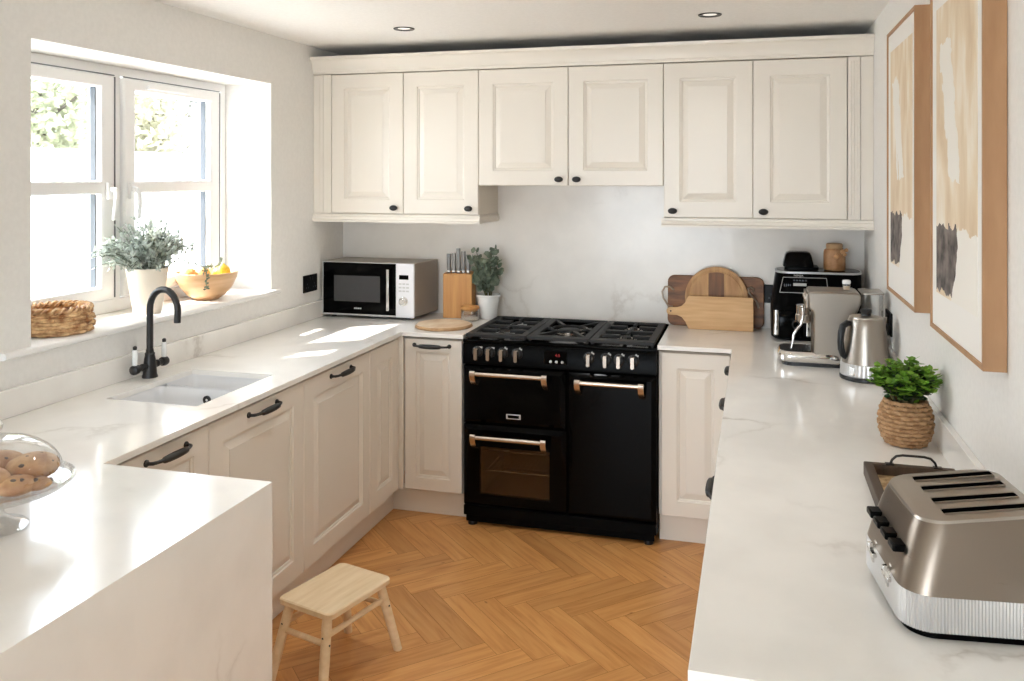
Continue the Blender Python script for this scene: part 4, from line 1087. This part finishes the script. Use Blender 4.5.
# ------------------------------------------------------------------ air fryer and what stands on it
def air_fryer():
    t = thing('air_fryer', 'large black two-drawer air fryer with silver rim in the right corner', 'air fryer', (.28, 4.38, WT))
    FB = [(.000, .085, .462, 4.262, 4.52, .06), (.012, .072, .472, 4.240, 4.53, .07), (.14, .070, .474, 4.236, 4.535, .075), (.17, .074, .476, 4.252, 4.54, .075), (.305, .094, .484, 4.338, 4.545, .07)]
    b = B(); b.loft([[(x, y, WT+z) for x, y in rrect(x0, x1, y0, y1, r, 8)] for z, x0, x1, y0, y1, r in FB]); b.obj('body', 'satinblack', t, ang=40)
    b = B(); b.loft([[(x, y, WT+z) for x, y in rrect(.094-o, .484+o, 4.338-o, 4.545+o, .07, 8)] for z, o in ((.3045, .001), (.306, .003), (.313, .003), (.315, 0))]); b.obj('rim', 'silver', t)
    b = B(); b.loft([[(x, y, WT+z) for x, y in rrect(.099, .479, 4.343, 4.54, .068, 8)] for z in (.3145, .3162)]); b.obj('lid_top', 'enamel', t)
    # slanted front: point on face for given x, z
    def fy(z): return 4.252+(4.338-4.252)*(z-.17)/.135 - .0015
    def pt(x, z): z = z+.013; return V((x-.008, fy(z), WT+z))
    b = B(); P = [pt(.135, .275), pt(.330, .275), pt(.335, .208), pt(.118, .208)]
    for i in range(4): b.tube([P[i], P[(i+1) % 4]], .0015, 6)
    cp = part_label(b.obj('control_outline', 'icon', t), 'thin silver outline round the controls')
    b = B(); 
    b.loft([[pt(.180, .238)+V((0, -.001, 0)), pt(.240, .238)+V((0, -.001, 0)), pt(.240, .250)+V((0, -.001, 0)), pt(.180, .250)+V((0, -.001, 0))], [pt(.180, .238), pt(.240, .238), pt(.240, .250), pt(.180, .250)]]); b.obj('display', 'icon', t)
    b = B()
    for k in range(4):
        c = pt(.140+k*.009, .240); b.box(c.x-.002, c.x+.002, c.y-.0006, c.y+.001, c.z-.006, c.z+.006)
    for k in range(5):
        c = pt(.185+k*.013, .262); b.box(c.x-.004, c.x+.004, c.y-.0006, c.y+.001, c.z-.003, c.z+.003)
    b.obj('icon', 'gasket', t, smooth=False)
    sl = math.atan2(.135, 4.338-4.252)
    text_mesh('NINJA', .016, 'name_mark', 'icon', t, Matrix.Translation(pt(.205, .2835)+V((0, -.001, 0))) @ Matrix.Rotation(sl, 4, 'X'), .0004)
    for x0, x1, nm in ((.080, .216, 0), (.222, .464, 1)):
        d = B(); d.loft([[(x, y, WT+z) for x, y in rrect(x0+o, x1-o, 4.222+o, 4.30, .03, 6)] for z, o in ((.018, .004), (.024, 0), (.135, 0), (.142, .004))])
        do = d.obj('drawer', 'enamel', t, ang=40)
        hx = x0+.002 if nm == 0 else x0+.002
        h = B(); h.loft([[(x, y, WT+z) for x, y in rrect(hx, hx+.022, 4.196, 4.228, .008, 5)] for z in (.034, .040, .142, .148)]); part_label(h.obj('handle', 'chrome', do, ang=30), 'upright chrome drawer handle')
air_fryer()
def on_fryer():
    z0 = WT+.3164
    t = thing('butter_dish', 'black lidded dish with sloping sides on top of the air fryer', 'dish', (.205, 4.44, z0))
    b = B(); b.loft([[(x, y, z0+z) for x, y in rrect(.135+o, .292-o, 4.365+o, 4.51-o, .02)] for z, o in ((0, .004), (.004, 0), (.016, 0), (.018, .003))]); b.obj('tray', 'satinblack', t, ang=40)
    b = B(); b.loft([[(x, y, z0+z) for x, y in rrect(.128+o, .270-o, 4.372+o, 4.50-o, .022)] for z, o in ((.018, .0), (.035, .002), (.070, .010), (.082, .016), (.087, .026))]); b.obj('lid', 'enamel', t, ang=45)
    t = thing('storage_jar', 'tan lidded jar with hanging wooden tags on top of the air fryer', 'jar', (.366, 4.435, z0))
    k2 = 1.13
    b = B(); b.M = Matrix.Scale(k2, 4); b.lathe([(.036, 0), (.043, .003), (.0445, .01), (.0445, .075), (.041, .088), (.032, .093), (.030, .097)], n=40); b.obj('body', 'amber', t, world=False, ang=40)
    b = B(); b.M = Matrix.Scale(k2, 4); b.lathe([(.0315, .096), (.0335, .099), (.0335, .112), (.030, .115)], n=32); part_label(b.obj('lid', 'bark', t, world=False, ang=40), 'brown round lid')
    b = B(); b.M = Matrix.Scale(k2, 4); b.tube([(.033*math.cos(2*PI*k/24), .033*math.sin(2*PI*k/24), .0945) for k in range(24)], .002, 6, closed=True)
    for k in range(5):
        b.tube([(.006*k, -.034, .094), (.006+.006*k, -.046, .08-.004*k)], .0012, 5)
    tw = b.obj('twine', 'bark', t, world=False)
    for x, y, z, s in ((.004, -.047, .062, .012), (.030, -.036, .082, .012), (.046, -.018, .088, .009), (.038, -.03, .070, .009)):
        q = B(); q.M = Matrix.Scale(k2, 4); q.lathe([(.2*s, -s*.9), (s*.8, -s*.5), (s, 0), (s*.8, s*.5), (.2*s, s*.9)], (x, y, z), 12); part_label(q.obj('tag', 'tag', tw, world=False), 'pale wooden bead tag')
on_fryer()

# ------------------------------------------------------------------ coffee machine and kettle
def coffee_machine():
    t = thing('coffee_machine', 'stainless steel espresso machine with steam wand and drip tray', 'coffee machine', (.25, 3.77, WT))
    y0, y1 = 3.685, 3.865
    def slab(name, pts, ya, yb, key, bev, parent=t):
        b = B(); b.loft([[(x, y, WT+z) for x, z in pts] for y in (ya, yb)]); return b.obj(name, key, parent, bev=bev, seg=3)
    slab('body', [(.225, .028), (.345, .028), (.352, .10), (.372, .18), (.405, .26), (.405, .298), (.385, .305), (.215, .305), (.205, .299), (.205, .235), (.222, .225), (.225, .21)], y0, y1, 'steel', .008)
    b = B(); b.loft([[(x, y, WT+z) for x, y in rrect(.088+o, .350, y0-.004+o, y1+.004-o, .05, 8)] for z, o in ((.016, .006), (.024, 0), (.046, 0), (.058, .008))]); b.obj('drip_tray', 'chrome', t, ang=40)
    b = B()
    b.loft([[(x, y, WT+z) for x, y in rrect(.100, .218, y0+.012, y1-.012, .038, 8)] for z in (.0575, .0595)])
    for k in range(9): b.box(.112+k*.0115, .117+k*.0115, y0+.022, y1-.022, WT+.0595, WT+.061)
    part_label(b.obj('drip_grid', 'gunmetal', t), 'dark slotted drip grid')
    b = B(); b.loft([[(x, y, WT+z) for x, y in rrect(.104, .36, y0+.006, y1-.006, .045, 8)] for z in (0, .0165)]); b.obj('foot', 'blackplastic', t)
    # group head, portafilter socket, front panel, wand
    b = B(); b.lathe([(.030, .165), (.030, .195), (.026, .20), (.026, .236)], (.190, 3.785, WT), 28); g = b.obj('group_head', 'chrome', t)
    b = B(); b.box(.196, .206, y0+.01, y1-.01, WT+.236, WT+.295); fp = b.obj('front_panel', 'steelx', t, bev=.003)
    for k in range(4):
        q = B(); q.M = Matrix.Translation((.196, y0+.032+k*.035, WT+.272)) @ Matrix.Rotation(-PI/2, 4, 'Y'); q.lathe([(.009, 0), (.009, .003), (.006, .005)], n=16); q.obj('button', 'chrome', fp)
    yw = y0+.022
    w = B(); w.lathe([(.012, .205), (.013, .215), (.013, .236)], (.185, yw, WT), 16)
    w.tube([(.185, yw, WT+.215), (.184, yw, WT+.19), (.177, yw, WT+.165), (.160, yw-.004, WT+.145), (.150, yw-.006, WT+.125), (.146, yw-.007, WT+.10), (.140, yw-.009, WT+.070)], [.006, .006, .006, .0058, .0055, .005, .0042], 12)
    wo = part_label(w.obj('steam_wand', 'chrome', t), 'bent chrome steam wand')
    w = B(); w.tube([(.158+.013*math.cos(2*PI*k/20), yw-.004, WT+.166+.015*math.sin(2*PI*k/20)) for k in range(20)], .0028, 8, closed=True); w.obj('finger_ring', 'gunmetal', wo)
    # water tank at the rear
    b = B(); R = rrect(.412, .490, y0+.012, y1-.012, .014, 5)
    b.loft([[(x, y, WT+z) for x, y in R] for z in (.02, .298)], cap1=False)
    tk = part_label(b.obj('water_tank', 'clear', t), 'clear plastic water tank')
    b = B(); b.loft([[(x, y, WT+z) for x, y in rrect(.408, .493, y0+.01, y1-.01, .014, 5)] for z in (.298, .304)]); b.obj('tank_lid', 'steel', tk)
    b = B(); b.box(.346, .412, y0+.02, y1-.02, WT+.02, WT+.16); b.obj('rear_panel', 'steel', t, bev=.004)
coffee_machine()
def shaker():
    t = thing('spice_shaker', 'small clear shaker with white cap standing on the coffee machine', 'shaker', (.358, 3.775, WT+.3055))
    b = B(); b.lathe([(.010, 0), (.0145, .001), (.015, .004), (.015, .022), (.0135, .024)], n=24); b.obj('glass', 'clear', t, world=False)
    b = B(); b.lathe([(.012, .001), (.0125, .003), (.0125, .014)], n=20); part_label(b.obj('contents', 'paleboard', t, world=False), 'pale powder')
    b = B(); b.lathe([(.0158, .0242), (.0165, .026), (.0165, .036), (.014, .040), (.006, .0415)], n=24); part_label(b.obj('cap', 'white', t, world=False, ang=40), 'white cap')
shaker()
def kettle():
    t = thing('kettle', 'stainless steel kettle with black handle and ribbed base band', 'kettle', (.405, 3.535, WT))
    b = B(); b.lathe([(.088, 0), (.0945, .002), (.0955, .012), (.093, .016)], n=56); part_label(b.obj('power_base', 'gunmetal', t, world=False, ang=40), 'dark power base')
    n = 144
    b = B(); b.loft([[((r+(.0009 if i % 3 == 0 else 0))*math.cos(2*PI*i/n), (r+(.0009 if i % 3 == 0 else 0))*math.sin(2*PI*i/n), z) for i in range(n)] for r, z in ((.0905, .016), (.0925, .020), (.0905, .062), (.089, .064))])
    part_label(b.obj('ribbed_band', 'ribs', t, world=False, ang=15), 'pale ribbed band')
    b = B(); b.lathe([(.089, .064), (.0855, .09), (.0765, .15), (.068, .205), (.0645, .222), (.061, .230)], n=56); b.obj('body', 'steel', t, world=False, ang=40)
    b = B(); b.lathe([(.0605, .2295), (.059, .236), (.042, .240), (.012, .241)], n=48); lo = b.obj('lid', 'steelx', t, world=False)
    b = B(); b.lathe([(.018, .240), (.017, .246), (.020, .252), (.020, .262), (.016, .266)], n=28); b.obj('lid_knob', 'blackplastic', lo, world=False)
    a = math.radians(205); d = V((math.cos(a), math.sin(a), 0))
    h = B(); P = [d*.062+V((0, 0, .210)), d*.078+V((0, 0, .213)), d*.096+V((0, 0, .202)), d*.103+V((0, 0, .175)), d*.105+V((0, 0, .145)), d*.103+V((0, 0, .118)), d*.096+V((0, 0, .095)), d*.083+V((0, 0, .084))]
    h.tube(P, [.010, .012, .0125, .012, .012, .0125, .012, .010], 14); part_label(h.obj('handle', 'blackplastic', t, world=False), 'black loop handle')
    a2 = a+PI; d2 = V((math.cos(a2), math.sin(a2), 0)); s2 = V((-d2.y, d2.x, 0))
    s = B(); s.loft([[d2*.062+s2*.022+V((0, 0, .170)), d2*.062-s2*.022+V((0, 0, .170)), d2*.073+V((0, 0, .172))], [d2*.055+s2*.024+V((0, 0, .231)), d2*.055-s2*.024+V((0, 0, .231)), d2*.088+V((0, 0, .231))]]); s.obj('spout', 'steel', t, world=False)
    s = B(); q = math.radians(232); s.M = Matrix.Translation((.0915*math.cos(q), .0915*math.sin(q), .040)) @ Matrix.Rotation(q+PI/2, 4, 'Z'); s.box(-.011, .011, -.004, .002, -.016, .016); part_label(s.obj('switch', 'chrome', t, world=False, bev=.002), 'chrome switch')
kettle()

# ------------------------------------------------------------------ basket plant
def basket_plant():
    t = thing('basket_plant', 'bright green leafy plant in a round woven basket by the right wall', 'plant', (.416, 2.705, WT))
    def R(z):
        u = (z-.066)/.075; return .020+.0485*math.sqrt(max(0, 1-u*u*.95))
    b = B(); weave_rows(b, R, [.008+.0115*i for i in range(11)], 13, .0034, .0062); b.obj('weave', 'weave', t, world=False)
    b = B()
    for k in range(26):
        a = 2*PI*k/26; b.tube([((R(z)-.001)*math.cos(a), (R(z)-.001)*math.sin(a), z) for z in (.004, .03, .06, .09, .122)], .0026, 6)
    b.lathe([(.045, .001), (.047, .005), (.02, .006)], n=32); b.obj('stake', 'weave', t, world=False)
    b = B(); b.lathe([(.052, .112), (.02, .117)], n=24); b.obj('soil', 'soil', t, world=False)
    rnd = random.Random(33); st = B(); f1 = B(); f2 = B()
    for k in range(78):
        a = rnd.random()*2*PI; sp = rnd.random()**.5; e = V((.112*sp*math.cos(a), .112*sp*math.sin(a), .145+.092*(1-.72*sp*sp)*(.6+.5*rnd.random())))
        if e.x > .088: e.x = .088
        p0 = V((.03*sp*math.cos(a), .03*sp*math.sin(a), .10)); P = [p0.lerp(e, s)+V((0, 0, .02*math.sin(PI*s))) for s in [i/6 for i in range(7)]]
        st.tube(P, .0013, 4, caps=False)
        for i in range(2, 7):
            for q in range(4):
                d = V((math.cos(q*PI/2+i*.8)+rnd.gauss(0, .3), math.sin(q*PI/2+i*.8)+rnd.gauss(0, .3), .35+rnd.gauss(0, .3)))
                leaf(f1 if i > 4 or rnd.random() < .3 else f2, P[i], d, V((0, 0, 1)), .018+.007*rnd.random(), .016+.005*rnd.random(), .1)
    st.obj('stem', 'stem', t, world=False); f1.obj('young_leaves', 'boxleaf', t, world=False, smooth=False); f2.obj('old_leaves', 'boxleaf2', t, world=False, smooth=False)
basket_plant()

# ------------------------------------------------------------------ serving tray
def tray():
    x0, x1, y0, y1 = .268, .482, 1.915, 2.395
    t = thing('serving_tray', 'dark wooden serving tray with metal handles lying behind the toaster', 'tray', ((x0+x1)/2, (y0+y1)/2, WT))
    b = B(); b.cells([x0, x0+.022, x1-.022, x1], [y0, y0+.022, y1-.022, y1], lambda x, y: not (x0+.022 < x < x1-.022 and y0+.022 < y < y1-.022), WT+.0005, WT+.036); b.obj('frame', 'darkwood', t, bev=.003)
    b = B(); b.box(x0+.02, x1-.02, y0+.02, y1-.02, WT+.004, WT+.010); part_label(b.obj('base', 'rattan', t, smooth=False), 'pale rattan base')
    xm = (x0+x1)/2+.01
    for y in (y0+.011, y1-.011):
        h = B(); h.tube([(xm-.055, y, WT+.035), (xm-.05, y, WT+.048), (xm-.04, y, WT+.058), (xm-.025, y, WT+.061), (xm+.025, y, WT+.061), (xm+.04, y, WT+.058), (xm+.05, y, WT+.048), (xm+.055, y, WT+.035)], .0032, 10)
        h.box(xm-.066, xm-.046, y-.008, y+.008, WT+.0355, WT+.0385); h.box(xm+.046, xm+.066, y-.008, y+.008, WT+.0355, WT+.0385)
        part_label(h.obj('handle', 'iron', t), 'black metal loop handle')
tray()

# ------------------------------------------------------------------ toaster
def toaster():
    x0, x1, y0, y1 = .219, .474, 1.574, 1.866
    t = thing('toaster', 'four-slice stainless steel toaster with ribbed base, nearest on the right worktop', 'toaster', ((x0+x1)/2, (y0+y1)/2, WT))
    t0 = t
    def tilt(x): return (x-x0)*.13       # the top climbs towards the wall
    b = B(); b.loft([[(x, y, WT+z) for x, y in rrect(x0+.012, x1-.006, y0+.012, y1-.012, .045, 8)] for z in (.0, .017)]); part_label(b.obj('foot', 'satinblack', t), 'black base')
    # ribbed band
    n = 380; P = rrect(x0, x1, y0, y1, .05, 8)
    per = []; L = 0
    cl = P+[P[0]]
    seg = [math.dist(cl[i], cl[i+1]) for i in range(len(P))]; tot = sum(seg)
    for k in range(n*2):
        s = tot*k/(n*2); i = 0
        while s > seg[i]: s -= seg[i]; i += 1
        f = s/seg[i] if seg[i] else 0
        per.append((cl[i][0]+(cl[i+1][0]-cl[i][0])*f, cl[i][1]+(cl[i+1][1]-cl[i][1])*f))
    cx, cy = (x0+x1)/2, (y0+y1)/2
    def rib(o): return [(x+(cx-x)*o*(0, .5, 1, .5)[k % 4], y+(cy-y)*o*(0, .5, 1, .5)[k % 4]) for k, (x, y) in enumerate(per)]
    b = B(); b.loft([[(x, y, WT+z) for x, y in rib(.013)] for z in (.015, .074)]); part_label(b.obj('ribbed_band', 'ribs', t, ang=60), 'pale silver ribbed band')
    # upper body, tapering
    levels = [(.074, .001, .05), (.10, .006, .05), (.14, .016, .05), (.166, .023, .05), (.176, .027, .048)]
    def ring(z, o, r, k=1.): return [(x, y, WT+z+tilt(x)*k) for x, y in rrect(x0+o*1.25, x1-o*.7, y0+o, y1-o, r, 8)]
    b = B(); b.loft([ring(z, o, r, (z-.074)/.102) for z, o, r in levels]); b.obj('body', 'steel_dim', t, ang=40)
    # top plate with four slots
    zt = .1765; o = .027
    bx0, bx1, by0, by1 = x0+o*1.25+.003, x1-o*.7-.003, y0+o+.003, y1-o-.003
    sx0, sx1 = bx0+.044, bx1-.014
    ys = []
    wd = by1-by0; sl = .020
    cen = [by0+wd*f for f in (.15, .375, .625, .85)]
    b = B(); R0 = [(x, y, WT+zt+tilt(x)-.0005) for x, y in rrect(bx0-.002, bx1+.002, by0-.002, by1+.002, .046, 8)]; R1 = [(x, y, WT+zt+tilt(x)+.004) for x, y in rrect(bx0, bx1, by0, by1, .044, 8)]; R2 = [(x, y, WT+zt+tilt(x)+.0055) for x, y in rrect(bx0+.004, bx1-.004, by0+.004, by1-.004, .040, 8)]
    b.loft([R0, R1, R2]); tp = b.obj('top_plate', 'steelx', t, ang=30)
    s = B()
    for c in cen:
        Q = rrect(sx0, sx1, c-sl/2, c+sl/2, .004, 3)
        s.loft([[(x, y, WT+zt+tilt(x)+.0054) for x, y in Q], [(x, y, WT+zt+tilt(x)+.0068) for x, y in Q]])
    for ob in (s.obj('slot', 'void', tp, smooth=False),): part_label(ob, 'dark bread slots')
    r = B()
    for c in cen:
        for sg in (-1, 1):
            r.tube([(sx0, c+sg*(sl/2+.001), WT+zt+tilt(sx0)+.0066), (sx1, c+sg*(sl/2+.001), WT+zt+tilt(sx1)+.0066)], .0015, 6)
    r.obj('slot_edge', 'steel', tp)
    # lever face
    f = B(); f.loft([[(x0+.001, y, WT+.030), (x0+.030, y, WT+.150), (x0+.045, y, WT+.150), (x0+.03, y, WT+.030)] for y in (y0+.055, y1-.055)]); f.obj('control_face', 'chrome', t, bev=.003)
    fx = lambda z: x0+.001+(z-.03)*.2417
    for k in range(4):
        y = y0+.072+k*.049
        z = .128
        l = B(); l.loft([[(x, y+dy, WT+zz) for dy, zz in ((-.017, z-.006), (.017, z-.006), (.017, z+.007), (-.017, z+.007))] for x in (fx(z)-.028, fx(z)+.008)]); part_label(l.obj('lever', 'satinblack', t, bev=.003), 'black lever')
    for k in range(2):
        y = y0+.096+k*.098; z = .066
        q = B(); q.M = Matrix.Translation((fx(z), y, WT+z)) @ Matrix.Rotation(-PI/2, 4, 'Y') @ Matrix.Rotation(-.2, 4, 'Y')
        q.lathe([(.020, 0), (.020, .003), (.011, .005), (.010, .010)], n=24)
        q.box(-.019, .019, -.004, .004, .008, .017); q.box(-.004, .004, -.019, .019, .008, .017)
        part_label(q.obj('dial', 'chrome', t, bev=.001), 'cross-shaped chrome browning dial')
    t.rotation_euler = (0, 0, math.radians(7))
toaster()

# ------------------------------------------------------------------ cake stand
def cake_stand():
    cx, cy = -1.602, 1.512
    t = thing('cake_stand', 'footed glass cake stand with domed cover on the peninsula', 'cake stand', (cx, cy, WT))
    b = B(); b.lathe([(.02, .003), (.066, .001), (.068, .004), (.062, .010), (.030, .022), (.020, .034), (.018, .055), (.026, .070), (.05, .078), (.147, .088), (.156, .096), (.159, .104), (.154, .103), (.150, .096), (.02, .090)], n=64, cap0=False, cap1=False)
    for k in range(60):
        a = 2*PI*k/60; b.ball((.1565*math.cos(a), .1565*math.sin(a), .101), .0045, 8, 6)
    b.obj('plate', 'clear', t, world=False, ang=40)
    d = B(); P = [(.136, .1)]+[(.136*math.cos(a), .112+.090*math.sin(a)) for a in [PI/2*i/14 for i in range(15)]]
    d.lathe(P, n=64, cap0=False, cap1=False)
    dm = part_label(d.obj('dome', 'clear', t, world=False), 'clear glass dome')
    k = B(); k.lathe([(.010, .201), (.009, .210), (.016, .218), (.018, .228), (.012, .238), (.004, .240)], n=24); k.obj('dome_knob', 'white', dm, world=False)
    rnd = random.Random(2)
    for i, (x, y, z, r, lab) in enumerate(((-.045, .055, .118, .052, 'golden bun at the back left under the glass dome'), (.055, .052, .120, .056, 'golden raisin bun at the back right under the glass dome'),
                                           (.018, -.050, .118, .054, 'golden bun at the front under the glass dome'), (.082, -.020, .113, .040, 'raisin bun on the right between the front and back buns'), (-.065, -.045, .116, .050, 'golden bun at the left edge under the glass dome'),
                                           (.112, .008, .107, .026, 'smallest raisin bun at the right edge under the glass dome'))):
        o = thing('bun', lab, 'bun', (cx+x, cy+y, WT+z-.026 if r > .03 else WT+z-.015), 0, 'buns under the glass dome')
        q = B(); n = 28; m = 16; rings = []
        ph = rnd.random()*6
        zz = .52
        for j in range(1, m):
            a = PI*j/m
            rings.append([(r*math.sin(a)*math.cos(2*PI*u/n)*(1+.05*math.sin(3*2*PI*u/n+ph)), r*math.sin(a)*math.sin(2*PI*u/n)*(1+.05*math.sin(2*2*PI*u/n+ph)), r*.55-r*zz*math.cos(a)*(1 if a > PI/2 else .9)) for u in range(n)])
        q.loft(rings); q.obj('crust', 'bun', o, world=False)
        ra = B()
        for u in range(7):
            a = rnd.random()*6.28; e = rnd.random()*1.2+.2
            d = V((math.cos(a)*math.cos(e)*r*.96, math.sin(a)*math.cos(e)*r*.96, r*.55+r*zz*math.sin(e)*.86)); ra.ball(d, .004+.003*rnd.random(), 8, 6, (1.2, .9, .7))
        ra.obj('raisin', 'raisin', o, world=False)
cake_stand()

# ------------------------------------------------------------------ light
w = bpy.data.worlds.new('sky'); bpy.context.scene.world = w; w.use_nodes = True
nt = w.node_tree.nodes; bg = nt['Background']; bg.inputs[0].default_value = (.80, .90, 1.0, 1); bg.inputs[1].default_value = 4.0
sd = bpy.data.lights.new('sun', 'SUN'); sd.energy = 7.0; sd.angle = math.radians(.6); sd.color = (1, .96, .9)
so = bpy.data.objects.new('sun', sd); C.objects.link(so)
so.rotation_euler = V((1, .73, -1.33)).to_track_quat('-Z', 'Y').to_euler()
def portal(name, loc, rot, sx, sy):
    d = bpy.data.lights.new(name, 'AREA'); d.shape = 'RECTANGLE'; d.size = sx; d.size_y = sy; d.cycles.is_portal = True
    o = bpy.data.objects.new(name, d); C.objects.link(o); o.location = loc; o.rotation_euler = rot
portal('window_portal', (XL-.42, (WY0+WY1)/2, (WZ0+WZ1)/2), V((1, 0, 0)).to_track_quat('-Z', 'Y').to_euler(), 1.5, 1.05)
portal('rear_portal', (-1.2, YREAR-.32, 1.05), V((0, 1, 0)).to_track_quat('-Z', 'Y').to_euler(), 1.82, 2.12)

# ------------------------------------------------------------------ camera and view
sc = bpy.context.scene
cd = bpy.data.cameras.new('camera'); cam = bpy.data.objects.new('camera', cd); C.objects.link(cam)
cam.location = (0, 0, 1.6811); cam.rotation_euler = (PI/2, 0, .2745)
cd.sensor_width = 36; cd.lens = 36*864.79/1024; cd.shift_y = -(340.5-175.94)/1024; cd.clip_start = .05
sc.camera = cam
sc.view_settings.view_transform = 'Standard'; sc.view_settings.look = 'None'; sc.view_settings.gamma = 1; sc.view_settings.use_curve_mapping = False
sc.view_settings.exposure = 1.6
sc.cycles.use_denoising = True
sc.cycles.max_bounces = 14; sc.cycles.diffuse_bounces = 8; sc.cycles.transparent_max_bounces = 24; sc.cycles.glossy_bounces = 6
sc.cycles.sample_clamp_indirect = 8
